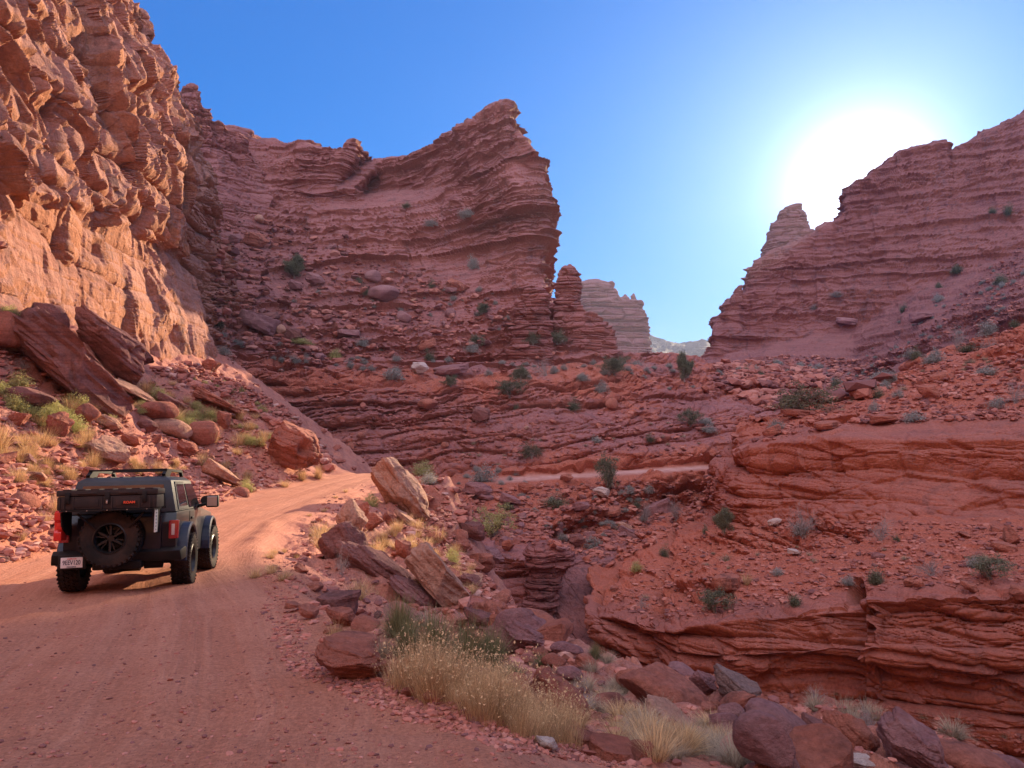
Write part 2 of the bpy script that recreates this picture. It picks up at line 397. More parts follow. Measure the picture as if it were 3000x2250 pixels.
# left talus
ctl += [A(0, 1250, 24), A(0, 950, 31), A(-500, 1100, 17), A(-1000, 900, 17), A(150, 1420, 23), A(300, 1300, 28.5), A(330, 1190, 33), A(200, 1060, 34), A(450, 1110, 48), A(540, 1126, 50), A(560, 1020, 66), A(633, 1165, 48),
        A(714, 1200, 46.5), A(777, 1228, 45.5), A(850, 1262, 45), A(905, 1320, 44.5), A(940, 1378, 44), A(500, 1250, 37), A(650, 1300, 38), A(550, 1380, 32), A(700, 1400, 36), A(830, 1370, 39),
        A(100, 900, 36), A(300, 990, 47), (-10.5, -2, 1.8), (-16, 6, 5), (-20, -6, 8)]
# behind the shoulder the ground drops into the side gully
ctl += [(-20, 58, -1), (-14, 55, -4), (-5.5, 51, -8), (-4, 56, -14), (-26, 72, 5.5), (-16, 66, -4), (-5, 64, -16), (6, 66, -20), (14, 60, -20)]
# right embankment
ctl += [A(1310, 1400, 40), A(1270, 1420, 40), A(1350, 1580, 35), A(1480, 1745, 28), A(1620, 1875, 22), A(1800, 1970, 18), A(2050, 2035, 15.5), A(2300, 2110, 14), A(2500, 2165, 12.8), A(2650, 2200, 12), A(2960, 2290, 10.5), (10.5, 8, -4.9), (11, 2, -4.4), (9.2, 13.5, -8), (6.6, 16.8, -8), (4.4, 20, -9), (9, -6, -1.5),
        A(1000, 1640, 21), A(1150, 1760, 17), A(1050, 1850, 12.3), A(1150, 1960, 9.2), A(1400, 2060, 7.6), A(1700, 2150, 6.6), A(2100, 2230, 6.2), A(1400, 1900, 14), A(1200, 1600, 27), A(1100, 1500, 31), A(1250, 1700, 24), A(1700, 2060, 10.5), A(2000, 2150, 8.6),
        (3.6, 1, -1.2), (4.5, -4, -1), (2.2, 3.2, -.7)]
# ravine
ctl += [(2.5, 42, -15), (5, 33, -14), (7, 26, -14), (10, 20, -14), (14, 15, -14), (19, 9, -14), (22, -2, -13), (20, 25, -16), (14, 34, -16), (8, 45, -19), (30, 10, -15), (0, 48, -15), (4, 56, -18), (30, 60, -14), (40, 30, -16)]
ctl = np.array(ctl, float)
def tps(c):
    n = len(c); d = np.hypot(c[:, None, 0] - c[None, :, 0], c[:, None, 1] - c[None, :, 1])
    K = d + 0.0; K = K + np.eye(n) * 0.25       # linear (biharmonic-like) kernel, gently smoothed
    Pm = np.c_[np.ones(n), c[:, :2]]; Am = np.block([[K, Pm], [Pm.T, np.zeros((3, 3))]])
    w_ = np.linalg.solve(Am, np.r_[c[:, 2], 0, 0, 0])
    def f(x, y):
        r = w_[n] + w_[n + 1] * x + w_[n + 2] * y
        for i in range(n): r = r + w_[i] * np.hypot(x - c[i, 0], y - c[i, 1])
        return r
    return f
hf = tps(ctl)
def ground():
    nu, nv = 980, 820
    us = np.tan(np.linspace(math.atan(-1.6), math.atan(1.5), nu))
    ys = np.concatenate([np.linspace(-9, 2.2, 50)[:-1], np.exp(np.linspace(math.log(2.2), math.log(80), nv - 49))])
    ref = np.maximum(ys, 5.5)
    X = us[None, :] * ref[:, None]; Y = ys[:, None] * np.ones((1, nu))
    Z = hf(X, Y)
    e, rz, sg, lat, along = road_eval(X, Y)
    wr = np.clip(0.5 - e / 0.9, 0, 1); wr = wr * wr * (3 - 2 * wr)
    P = np.stack([X, Y, Z], -1)
    off = np.clip(e / 2.2, 0, 1)
    rough = np.clip((Y / 14), .4, 1.6)
    h = off * (0.42 * fbm(P, 4, 4, 3) * rough + 0.26 * np.clip(rough, .5, 1.2) * slabs(P, 1.3, 21, 1.0, .9, .25) + 0.15 * slabs(P, 0.42, 22, 1.0, 1.0, .3) + .12 * fbm(P, .8, 4, 23) + .05 * fbm(P, .22, 3, 24))
    z2 = Z + h
    # road: wheel ruts and fine grit
    rut = sum(-0.035 * np.exp(-((lat - c0 - 0.15 * np.sin(along * .15 + c0)) / 0.28) ** 2) for c0 in (-1.35, -.2, .9, 1.7))
    rb = rz + rut + 0.05 * fbm(P, 2.5, 3, 5) + 0.014 * fbm(P, .35, 3, 6) - 0.02 * (lat ** 2) * .1
    berm = 0.10 * np.exp(-((e + 0.15) / 0.35) ** 2) * (0.6 + fbm(P, 1.2, 2, 8))
    z2 = z2 * (1 - wr) + rb * wr + berm
    G = np.stack([X, Y, z2], -1)
    N = grid_normals(G); N *= np.sign(N[..., 2:3] + 1e-9)
    roadm = np.clip(1 - np.clip(e + .1, 0, 1) * 1.2, 0, 1)
    rock = np.clip(0.5 * off + 0.25 * fbm(P, 3, 3, 11), 0, 1)
    rock = np.where(Z < -6, np.maximum(rock, .8), rock)
    register(G, N, rock)
    global GG; GG = G
    me = mesh_np('ground', G, grid_faces(nv, nu), M_ground, {'rock': rock, 'road': roadm, 'lat': lat, 'along': along}, smooth=True)
    link('ground', me, kind='structure')
    print('ground', round(time.time() - T00, 1))
ground()

def cliffdisp(T, amp, seed, dip=(0, 0), slab_s=None, slab_a=0.5, big=1.0, low=0.35, talus=0.35, warp=1.0, fine=0.22):
    def f(G, N, rock):
        st = 1.2 * strata(G, T * 2.7, seed + 20, dip, warp * .5, 9) + strata(G, T, seed, dip, warp) 
        zz = (G[..., 2] + dip[0] * G[..., 0] + dip[1] * G[..., 1] + T * fbm(G, T * 9, 2, seed + 3)) / (T * 1.7)
        crumb = np.clip(.55 + 2.0 * perlin(zz * 0 + .5, G[..., 0] / (T * 25), zz, seed + 31), .32, 1.25)
        st = st + crumb * (.6 * strata(G, T * .31, seed + 1, dip, warp * 2) + (fine * strata(G, T * .11, seed + 2, dip, warp * 3) if fine else 0))
        sb = slabs(G, slab_s or T * 1.6, seed + 4, 0.5)
        bl = slabs(np.stack([G[..., 0], G[..., 1], (G[..., 2] + dip[0] * G[..., 0] + dip[1] * G[..., 1]) * 3.2], -1), T * 2.4, seed + 15, 1.0, .12, .05)
        bl2 = slabs(np.stack([G[..., 0], G[..., 1], (G[..., 2] + dip[0] * G[..., 0] + dip[1] * G[..., 1]) * 3.0], -1), T * .9, seed + 16, 1.0, .15, .07)
        jt = slabs(np.stack([G[..., 0], G[..., 1], G[..., 2] * .22], -1), T * 2.2, seed + 17, 1.0, .35, .04)
        sb2 = slabs(G, (slab_s or T * 1.6) * .35, seed + 5, 0.6)
        bg_ = fbm(G, T * 14, 3, seed + 6, 0.4)
        fl = fbm(G, T * 3.5, 3, seed + 7, 0.15)
        c = np.clip(rock, 0, 1)
        cn = np.clip(c + 0.35 * fbm(G, T * 6, 2, seed + 8), 0, 1)
        hz = N.copy(); hz[..., 2] *= .25; hz /= np.linalg.norm(hz, axis=-1, keepdims=True) + 1e-6
        ts = (1 - cn) * amp * 2.0 * (st * .9 + .45 * bl) * (np.abs(N[..., 2]) < .96)
        steep = 1 - .5 * np.clip((np.abs(N[..., 2]) - .3) / .4, 0, 1)
        h = cn * amp * steep * (0.60 * st + 0.40 * fl + slab_a * sb * .45 + .60 * bl + .30 * bl2 * crumb + .55 * jt) + (1 - cn) * amp * talus * (sb * .9 + sb2 * .45 + .4 * bl2) + big * amp * 1.2 * bg_
        return G + N * h[..., None] + hz * ts[..., None], np.clip(cn, 0, 1)
    return f

# ---- canyon slope: ravine side, far road bench, middle slopes up to the saddle
SL = [
    ([(300, 1750, 66), (1100, 1750, 52), (1300, 1800, 46), (1450, 1960, 43.5), (1600, 2080, 41), (1750, 2150, 40), (2400, 2150, 40)], .9),
    ([(300, 1600, 74), (950, 1560, 66), (1330, 1660, 54), (1450, 1820, 50), (1560, 1900, 49), (1620, 1915, 48.5), (1680, 1905, 48), (1730, 1870, 50), (2400, 1800, 54)], 1.),
    ([(300, 1500, 79), (950, 1490, 72), (1330, 1560, 57), (1450, 1625, 52.5), (1540, 1635, 51.2), (1600, 1640, 51.5), (1640, 1740, 55), (1740, 1690, 59), (2400, 1640, 63)], 1.1),
    ([(300, 1470, 81), (950, 1460, 74), (1330, 1500, 65), (1450, 1610, 57), (1560, 1620, 56), (1620, 1625, 57), (1680, 1640, 62), (1760, 1610, 66), (2400, 1560, 72)], .5),
    ([(300, 1430, 84), (950, 1420, 77), (1330, 1450, 73), (1500, 1520, 67), (1620, 1560, 65), (1720, 1560, 69), (1850, 1520, 74), (2400, 1460, 80)], .35),
    ([(300, 1300, 90), (960, 1392, 82), (1300, 1418, 79.5), (1480, 1414, 80), (1800, 1394, 84), (2110, 1373, 88), (2400, 1360, 92)], .15),
    ([(300, 1296, 91), (960, 1386, 84), (1300, 1410, 83.5), (1480, 1402, 84), (1800, 1382, 88), (2110, 1362, 92), (2400, 1350, 96)], .0),
    ([(300, 1260, 93), (850, 1330, 88), (1000, 1350, 86), (1300, 1360, 87), (1500, 1352, 88), (1800, 1330, 92), (2110, 1310, 97), (2400, 1290, 101)], .4),
    ([(300, 1180, 95), (850, 1190, 90), (1100, 1180, 91), (1300, 1190, 94), (1500, 1220, 96), (1800, 1210, 100), (2110, 1190, 108), (2400, 1190, 112)], .55),
    ([(300, 1090, 97), (620, 1090, 90), (850, 1110, 91), (1200, 1130, 96), (1500, 1130, 103), (1800, 1120, 110), (2110, 1120, 120), (2400, 1130, 125)], .25),
    ([(300, 1000, 100), (560, 1000, 92), (800, 1040, 98), (1200, 1050, 108), (1500, 1060, 116), (1750, 1035, 126), (1900, 1022, 134), (2000, 1036, 140), (2060, 1046, 143), (2110, 1062, 143), (2400, 1080, 142)], .5),
    ('rel', (0, 14, -2), .5), ('rel', (0, 50, -14), .3)]
def slope_disp(G, N, rock):
    base, c = cliffdisp(2.1, 1.0, 40, dip=(-0.09, 0.0), big=.8, talus=.4, fine=0)(G, N, rock)
    px, py, d = project(G)
    # keep the road bench flat
    fx = np.interp(px, [300, 1300, 1480, 1800, 2110, 2400], [1296, 1412, 1407, 1387, 1367, 1355])
    wgt = np.exp(-((py - fx) / 13.0) ** 4) * np.clip((px - 1100) / 200, 0, 1) * (d < 99)
    global SLW
    SLW = np.clip(1.35 - np.abs(py - fx + 1) / np.interp(px, [1300, 1480, 2110], [11, 9, 6.5]), 0, 1) * np.clip((px - 1430) / 60, 0, 1) * (d < 99)
    return G * wgt[..., None] + base * (1 - wgt[..., None]), c * (1 - wgt)
o_, *_r = build_patch('canyon_slope', SL, 900, 620, slope_disp, M_mid, sm=2)
at_ = o_.data.attributes.new('road', 'FLOAT', 'POINT'); at_.data.foreach_set('value', np.ascontiguousarray(SLW.ravel(), np.float32))

GW = [([(1570, 2000, 44), (1690, 2010, 43), (1800, 2000, 42)], 1), ([(1605, 1900, 47), (1690, 1890, 46.6), (1790, 1870, 46)], 1), ([(1618, 1800, 50.2), (1700, 1775, 50), (1800, 1750, 50)], 1), ([(1640, 1720, 52.5), (1720, 1690, 53), (1820, 1670, 54)], 1),
      ([(1672, 1650, 55), (1750, 1625, 57), (1850, 1610, 59)], 1), ([(1700, 1610, 58), (1770, 1590, 61), (1870, 1585, 63)], .8), ('rel', (0, 4, -2), .8)]
build_patch('gully_wall', GW, 260, 420, cliffdisp(.9, .42, 45, dip=(.42, -.1), big=.3, talus=.4, fine=.2), M_gully, wrapL=[(-1.5, 2, -1)], sm=2)
# ---- the central mesa
MESA_SKY = [(640, 372, 175), (689, 378, 175), (718, 393, 176), (722, 422, 176), (737, 412, 176), (776, 410, 177), (810, 413, 177), (858, 427, 177), (882, 420, 172), (930, 429, 170), (1000, 438, 172), (1014, 414, 172), (1036, 405, 172), (1048, 427, 173), (1065, 467, 184), (1123, 466, 184),
            (1195, 463, 182), (1229, 443, 176), (1287, 431, 172), (1306, 410, 170), (1316, 392, 169), (1340, 392, 168), (1349, 373, 160), (1398, 355, 157), (1424, 336, 155), (1460, 318, 152), (1484, 304, 150), (1492, 330, 150), (1496, 375, 150), (1532, 400, 148), (1563, 436, 146)]
ME = [
    ([(330, 1180, 100), (700, 1150, 104), (1200, 1140, 112), (1500, 1130, 118), (1700, 1130, 118), (1850, 1130, 120)], .4),
    ([(330, 1060, 104), (700, 1030, 108), (1000, 1010, 117), (1300, 1000, 122), (1500, 985, 124), (1620, 985, 126), (1690, 1000, 128)], .6),
    ([(330, 900, 108), (620, 900, 118), (900, 900, 132), (1200, 895, 138), (1400, 890, 136), (1560, 890, 133), (1600, 880, 135)], .75),
    ([(330, 820, 114), (620, 800, 128), (900, 800, 142), (1200, 790, 148), (1400, 790, 143), (1540, 790, 138), (1588, 790, 140)], .9),
    ([(330, 700, 124), (620, 700, 140), (900, 690, 156), (1200, 690, 158), (1400, 690, 149), (1540, 690, 141), (1592, 690, 142)], .7),
    ([(330, 600, 132), (620, 590, 155), (900, 585, 169), (1100, 590, 172), (1250, 580, 168), (1400, 560, 154), (1520, 560, 142.5), (1584, 570, 143)], .8),
    ([(330, 540, 134), (620, 540, 165), (880, 545, 168), (1040, 555, 170), (1066, 560, 183), (1200, 560, 178), (1330, 540, 165), (1400, 500, 154), (1480, 480, 147), (1574, 520, 145)], 1.),
    ([(500, 430, 160)] + MESA_SKY, 1.), ('rel', (0, 5, .3), .6), ('rel', (2, 60, -4), .4), ('rel', (4, 60, -60), .4)]
build_patch('central_mesa', ME, 1000, 760, cliffdisp(3.3, 1.5, 60, dip=(-0.13, 0.02), big=1.0, talus=.5, fine=0), M_mid, wrapR=[(1.5, 22, 0), (-12, 50, 0)], sm=2)

# ---- right bluff
BL_TOP = [(2105, 1368, 57), (2137, 1308, 58), (2300, 1262, 54), (2530, 1235, 50), (2750, 1232, 46.5), (3000, 1225, 43), (3600, 1200, 38)]
BF = [
    ([(1790, 2400, 36), (2143, 2500, 31), (2600, 2650, 28), (3000, 2800, 26), (3600, 3000, 23)], .9),
    ([(1800, 2120, 38), (2143, 2200, 32), (2510, 2250, 30), (2560, 2250, 30), (2990, 2380, 27.5), (3600, 2500, 25)], 1),
    ([(1752, 1935, 40), (1953, 1985, 35), (2143, 2010, 33), (2488, 2010, 31.5), (2505, 2005, 31.0), (2514, 2010, 30.6), (2950, 2060, 28.2), (3600, 2100, 25.5)], 1),
    ([(1726, 1870, 41.5), (1953, 1920, 34.6), (2143, 1930, 32.4), (2488, 1910, 30.6), (2505, 1905, 30.2), (2514, 1900, 29.8), (2950, 1920, 27.6), (3600, 1950, 25)], 1),
    ([(1719, 1795, 43), (1850, 1815, 37.5), (1953, 1836, 35), (2143, 1812, 33), (2488, 1765, 31.6), (2506, 1750, 31.1), (2514, 1738, 30.7), (2950, 1726, 28.5), (3600, 1710, 26)], .9),
    ([(1738, 1735, 47), (1953, 1745, 40), (2143, 1725, 37), (2500, 1680, 34.5), (2950, 1665, 31.5), (3600, 1650, 29)], .12),
    ([(1855, 1650, 53), (1953, 1640, 49.5), (2143, 1630, 44.5), (2500, 1600, 40), (2950, 1585, 35.5), (3600, 1570, 32)], .18),
    ([(2054, 1542, 58), (2110, 1530, 54.8), (2180, 1532, 50.5), (2460, 1502, 45), (2700, 1505, 42), (3000, 1512, 39.5), (3600, 1500, 35)], .35),
    ([(2088, 1515, 59), (2112, 1500, 55.5), (2160, 1500, 52), (2460, 1480, 46.0), (2700, 1485, 42.8), (3000, 1495, 40.3), (3600, 1480, 36)], 1.2),
    ([(2103, 1440, 59.5), (2118, 1430, 56), (2160, 1420, 52.8), (2460, 1380, 47.2), (2800, 1370, 43.4), (3000, 1370, 41.2), (3600, 1350, 36.5)], 1.2),
    ([(2102, 1375, 60), (2130, 1330, 56.5), (2190, 1305, 53.5), (2460, 1280, 48), (2800, 1275, 44.2), (3000, 1270, 42), (3600, 1250, 37)], 1.1),
    ([(2150, 1290, 63), (2250, 1255, 59), (2530, 1205, 54), (2800, 1190, 51), (3000, 1175, 48), (3600, 1130, 42)], .3),
    ([(2200, 1245, 67), (2300, 1200, 66), (2530, 1150, 66), (2800, 1080, 63), (3000, 1050, 60), (3600, 950, 52)], .15),
    ([(2236, 1222, 70), (2330, 1196, 71), (2530, 1136, 75), (2630, 1082, 78), (2710, 1032, 80), (2862, 998, 80), (2994, 930, 78), (3200, 850, 72), (3600, 700, 66)], .2),
    ('rel', (2, 8, -1.5), .2), ('rel', (6, 30, -16), .3)]
def bluff_disp(G, N, rock):
    base, c = cliffdisp(1.9, 0.80, 80, dip=(-0.03, 0.0), big=.35, talus=.22, slab_a=.6, fine=.25)(G, N, rock)
    # the joint that splits the lower cliff
    px, py, d = project(G)
    g = np.exp(-(((G[..., 0] / G[..., 1]) - (2512 - 1500) / FPX - 0.002 * fbm(G, 1.5, 2, 3)) / 0.0020) ** 2) * (d < 36) * (py > 1700)
    base = base - N * (1.3 * g)[..., None]
    return base, np.clip(c * (1 - .3 * g), 0, 1)
build_patch('sandstone_bluff', BF, 1150, 900, bluff_disp, M_bluff, wrapL=[(1.5, 8, 0), (16, 16, -3)], sm=2, step_w=.15)

# ---- right ridge with its skyline
RS = [(2050, 1062, 326), (2073, 1030, 326), (2090, 985, 328), (2100, 945, 328), (2122, 925, 328), (2139, 885, 328), (2180, 880, 328), (2194, 830, 328), (2207, 790, 328), (2225, 760, 328), (2262, 735, 329), (2310, 722, 329), (2378, 690, 329),
      (2400, 664, 329), (2424, 651, 329), (2440, 653, 329), (2477, 616, 329), (2484, 590, 329), (2500, 560, 329), (2517, 533, 329), (2563, 494, 328), (2610, 461, 326), (2640, 440, 325), (2670, 429, 323), (2749, 403, 320), (2776, 402, 317), (2788, 436, 317), (2829, 425, 316),
      (2860, 402, 315), (2895, 381, 312), (2945, 365, 310), (2994, 345, 306), (3200, 280, 296), (3700, 120, 274)]
RR = [
    ([(1990, 1400, 120), (2400, 1500, 95), (3000, 1400, 88), (3700, 1300, 80)], .3),
    ([(2010, 1230, 148), (2300, 1230, 130), (2600, 1240, 108), (3000, 1100, 100), (3700, 900, 90)], .3),
    ([(2030, 1120, 185), (2250, 1130, 190), (2600, 1170, 155), (2750, 1080, 145), (3000, 1000, 138), (3700, 780, 125)], .4),
    ([(2045, 1080, 288), (2250, 1085, 262), (2500, 1110, 237), (2700, 990, 230), (3000, 850, 224), (3700, 640, 205)], .8),
    ([(2048, 1072, 315), (2250, 1010, 311), (2500, 980, 302), (2700, 850, 292), (3000, 740, 275), (3700, 520, 250)], 1.1),
    (RS, 1.), ('rel', (3, 10, 0), .6), ('rel', (30, 60, -15), .4), ('rel', (30, 60, -80), .4)]
build_patch('right_ridge', RR, 900, 760, cliffdisp(5.4, 2.3, 100, dip=(0.05, 0.0), big=.6, talus=.4, slab_a=.7, fine=0), M_ridge, wrapL=[(2, 10, 0), (30, 50, -20)], sm=2)

# ---- sunlit cliff on the left
def leftdisp(G, N, rock):
    Gz = G + .7 * np.stack([fbm(G, 3, 3, 141), fbm(G, 3, 3, 142), fbm(G, 3, 3, 143)], -1)
    fl = fbm(G, 7, 3, 131, .4)
    sA = slabs(Gz * np.array([1, 1, .6]), 5.5, 134, 1.0, 1.5, .08, .10); sB = slabs(Gz * np.array([1, 1, .55]), 2.1, 135, 1.0, 1.6, .10, .08); sC = slabs(Gz * np.array([1, 1, .6]), .8, 136, 1.0, 1.6, .14, .06)
    pf = fbm(Gz * np.array([1, 1, .5]), 2.9, 3, 137); pits = np.clip((pf - .16) * 3, 0, 1); pits = pits * pits * (3 - 2 * pits) * .38
    st = strata(G, 4.2, 138, (.02, .03), 1.2, 3); st2 = strata(G, 1.1, 139, (.02, .03), 2, 3)
    slots = np.clip(fbm(Gz * np.array([1, 1, .22]), 1.7, 2, 151) - .24, 0, 1)
    lo = np.clip(rock, 0, 1)                       # 0 = the smooth lower wall, 1 = the broken upper wall
    h = (0.30 + .70 * lo) * (1.0 * fl + .8 * sA + .6 * st) + (.18 + .34 * lo) * sB + (.04 + .14 * lo) * sC + .05 * st2 - (2.2 + 1.6 * lo) * pits - 2.6 * (1 - lo) * slots
    return G + N * h[..., None], np.ones(rock.shape)
LC = [
    ([(-1400, 1500, 12), (-700, 1100, 17), (0, 1000, 29), (300, 1060, 44), (560, 1075, 63)], .2),
    ([(-1400, 1000, 12), (-700, 860, 17), (0, 900, 30), (300, 965, 45), (470, 1000, 58), (572, 1010, 64.5)], .3),
    ([(-1400, 700, 12.4), (-700, 700, 17.4), (0, 780, 30.5), (300, 860, 45.5), (470, 890, 58), (543, 905, 64.5)], .1),
    ([(-1400, 400, 12.8), (-700, 520, 17.9), (0, 660, 31.3), (300, 740, 46), (430, 785, 58), (505, 805, 64.5)], 0),
    ([(-1400, 200, 13), (-700, 350, 18.2), (0, 560, 32), (200, 620, 40), (362, 680, 50.5), (462, 728, 64)], .1),
    ([(-1400, 150, 12.2), (-700, 310, 17.4), (0, 532, 30.6), (200, 588, 38.5), (362, 650, 48.5), (486, 700, 63)], 1),
    ([(-1400, 0, 12.4), (-700, 200, 17.6), (0, 440, 31), (200, 500, 39), (380, 560, 49.5), (500, 620, 63)], 1),
    ([(-1400, -500, 13), (-700, -200, 18.5), (0, 240, 33), (200, 330, 41), (400, 400, 52), (530, 470, 65)], 1),
    ([(-1400, -1100, 14.5), (-700, -600, 20), (0, 0, 35), (200, 120, 44), (400, 210, 55), (512, 290, 67)], 1),
    ([(-1400, -1900, 17), (-700, -1200, 23), (0, -330, 38), (200, -130, 47), (330, 0, 57), (392, 118, 66), (464, 182, 69)], 1),
    ([(-1400, -2600, 21), (-700, -1900, 27), (0, -700, 42), (200, -400, 51), (300, -180, 60), (362, 0, 69), (390, 62, 72)], 1),
    ([(-1400, -3000, 26), (-700, -2300, 32), (0, -950, 47), (200, -600, 56), (290, -350, 66), (340, -130, 76), (366, -30, 80)], 1),
    ('rel', (-40, 20, 8), .5)]
build_patch('sunlit_cliff', LC, 900, 1150, leftdisp, M_cliff, wrapR=[(-.5, 6, 0), (-10, 8, 0)], sm=2, step_w=.25, face=(1, .1, .1))
# the wall behind it
W2 = [
    ([(380, 1120, 78), (640, 1080, 84)], .8),
    ([(380, 1000, 80), (520, 1000, 79), (612, 1000, 86)], .8),
    ([(380, 850, 84), (500, 850, 80), (640, 860, 92)], 1), ([(380, 720, 86), (500, 720, 81), (632, 720, 95)], 1),
    ([(380, 600, 84), (520, 600, 78), (598, 604, 88)], 1), ([(380, 490, 84), (520, 490, 80), (592, 496, 90)], 1), ([(380, 400, 86), (500, 400, 82), (558, 415, 92)], 1),
    ([(380, 280, 90), (470, 250, 86), (516, 308, 94)], 1), ([(360, 100, 96), (422, 133, 92), (464, 182, 95)], 1), ('rel', (-10, 30, 5), .6)]
build_patch('shaded_cliff', W2, 420, 700, cliffdisp(3.2, 1.5, 150, big=.9), M_cliff, wrapR=[(-1, 8, 0), (-16, 30, 0)], sm=2)
W3S = [(470, 330, 158), (500, 320, 158), (516, 296, 158), (528, 292, 158), (536, 270, 158), (545, 246, 158), (559, 240, 158), (580, 246, 158), (592, 268, 158), (596, 310, 158), (608, 314, 158), (622, 316, 159), (627, 349, 160), (645, 352, 162), (660, 359, 162), (672, 376, 164), (689, 378, 165), (700, 386, 165), (718, 393, 167), (724, 425, 168), (740, 470, 173)]
W3 = [([(440, 1000, 103), (720, 1000, 112)], .7), ([(440, 860, 112), (760, 860, 124)], .8), ([(440, 700, 124), (640, 690, 134), (800, 700, 144)], .9), ([(440, 560, 140), (640, 560, 150), (800, 580, 162)], 1), ([(440, 470, 150), (640, 460, 157), (770, 500, 168)], 1), (W3S, 1), ('rel', (-4, 6, 0), .6), ('rel', (-10, 40, -10), .5)]
build_patch('towered_cliff', W3, 480, 640, cliffdisp(2.8, 1.3, 170, big=.4, slab_a=.9, fine=0), M_mid, wrapR=[(-.5, 8, 0), (-10, 20, 0)], sm=1)

# ---- free-standing rock towers: closed rings following a real outline, as deep as they are wide
def tower(name, lv, d, T, amp, seed, mat, kz=.8, nu=200, nv=260, label=None, cat=None, kind='structure', shear=0):
    lv = np.array(lv, float)[::-1] if lv[0][0] < lv[-1][0] else np.array(lv, float)     # bottom first: (py, pxl, pxr)
    py = np.linspace(lv[0, 0], lv[-1, 0], nv); o = np.argsort(lv[:, 0])
    L = np.interp(py, lv[o, 0], lv[o, 1]); Rr = np.interp(py, lv[o, 0], lv[o, 2])
    c = (L + Rr) / 2; a = (Rr - L) / 2 * d / FPX
    cen = at(c, py, d); th = np.linspace(0, 2 * math.pi, nu, endpoint=False)
    ct, st = np.cos(th), np.sin(th); q = (np.abs(ct) ** 2.6 + np.abs(st) ** 2.6) ** (-1 / 2.6)
    G = np.zeros((nv + 2, nu, 3)); k = np.full(nv, kz)
    G[1:-1, :, 0] = cen[:, None, 0] + a[:, None] * ct * q; G[1:-1, :, 1] = cen[:, None, 1] + np.maximum(a * kz, .0)[:, None] * st * q; G[1:-1, :, 2] = cen[:, None, 2]
    G[0] = cen[0]; G[0, :, 2] -= 2; G[-1] = cen[-1]; 
    G[1:-1] = blur(G[1:-1], 1, 0)
    N = grid_normals(np.concatenate([G[:, -2:], G, G[:, :2]], 1))[:, 2:-2]
    cc = np.concatenate([cen[:1], cen, cen[-1:]])[:, None]
    N = N * np.sign(np.sum(N * (G - cc + 1e-6), -1, keepdims=True) + 1e-9)
    w0 = np.clip(np.concatenate([[0], a, [0]]) / (amp * 2.2), 0, 1)[:, None]
    h = amp * w0 * (.6 * strata(G, T, seed) + .35 * strata(G, T * .33, seed + 1) + .5 * slabs(G, T * 1.3, seed + 2) + .5 * fbm(G, T * 3, 3, seed + 3, .4))
    G = G + N * h[..., None]
    rock = np.ones(G.shape[:2]); register(G, N, rock)
    me = mesh_np(name, G, grid_faces(nv + 2, nu, True), mat, {'rock': rock})
    return link(name, me, label=label, cat=cat, kind=kind)
tower('rock_spire', [(1000, 2205, 2450), (830, 2215, 2440), (740, 2228, 2420), (700, 2243, 2398), (676, 2250, 2380), (655, 2259, 2369), (640, 2280, 2364), (622, 2287, 2357), (606, 2297, 2352), (599, 2312, 2347), (595, 2325, 2340)], 420, 5, 1.6, 201, M_far, .6)
tower('hoodoo', [(940, 2146, 2194), (900, 2142, 2188), (880, 2139, 2182), (870, 2141, 2180), (862, 2146, 2178), (850, 2152, 2176), (845, 2155, 2175), (836, 2163, 2174)], 326, 2.2, .5, 210, M_ridge, .7, 90, 140)
tower('pinnacle', [(1100, 1600, 1735), (1000, 1607, 1722), (940, 1612, 1712), (900, 1622, 1706), (870, 1626, 1703), (840, 1628, 1705), (820, 1629, 1706), (802, 1634, 1702), (788, 1642, 1692), (778, 1655, 1682), (773, 1664, 1674)], 128, 1.6, .7, 220, M_mid, .8, 180, 320)
tower('rock_shoulder', [(1120, 1590, 1850), (1040, 1600, 1822), (1005, 1610, 1812), (985, 1620, 1806), (960, 1640, 1792), (940, 1650, 1770), (925, 1668, 1750), (905, 1680, 1715), (895, 1688, 1705)], 126, 1.5, .8, 230, M_mid, .5, 260, 260)
tower('rock_buttress', [(1090, 1470, 1630), (1040, 1482, 1625), (1000, 1490, 1618), (950, 1498, 1612), (900, 1505, 1606), (870, 1520, 1602), (850, 1540, 1595), (842, 1560, 1588)], 120, 1.4, .8, 240, M_mid, .6, 260, 260)
tower('gully_outcrop', [(1960, 1500, 1600), (1880, 1512, 1606), (1800, 1524, 1622), (1720, 1536, 1642), (1668, 1548, 1652), (1650, 1536, 1682), (1625, 1534, 1690), (1605, 1545, 1670), (1590, 1560, 1645), (1582, 1575, 1620)], 50.5, .55, .28, 270, M_gully, .9, 200, 260)
# far butte: two towers and a saddle
tower('far_butte', [(1100, 1660, 1915), (1025, 1680, 1910), (1000, 1690, 1905), (960, 1690, 1898), (930, 1690, 1893), (900, 1690, 1885), (886, 1690, 1882), (880, 1690, 1812), (860, 1690, 1806), (845, 1690, 1798), (833, 1700, 1790), (828, 1722, 1776), (822, 1732, 1762), (818, 1738, 1752)], 560, 7, 2.6, 250, M_far, .7, 240, 260)
tower('butte_finger', [(930, 1820, 1845), (890, 1818, 1846), (872, 1818, 1842), (866, 1824, 1838), (862, 1828, 1835)], 560, 7, 1.5, 260, M_far, .9, 60, 80)
tower('butte_finger', [(930, 1850, 1880), (882, 1850, 1876), (876, 1849, 1864), (868, 1846, 1862), (862, 1852, 1860), (859, 1854, 1858)], 558, 7, 1.2, 265, M_far, .9, 60, 80)
M_mesa = rock_material('distant_scrub_rock', (.10, .09, .08), (.05, .06, .05), (.17, .12, .10), None, s=25, bump=3)
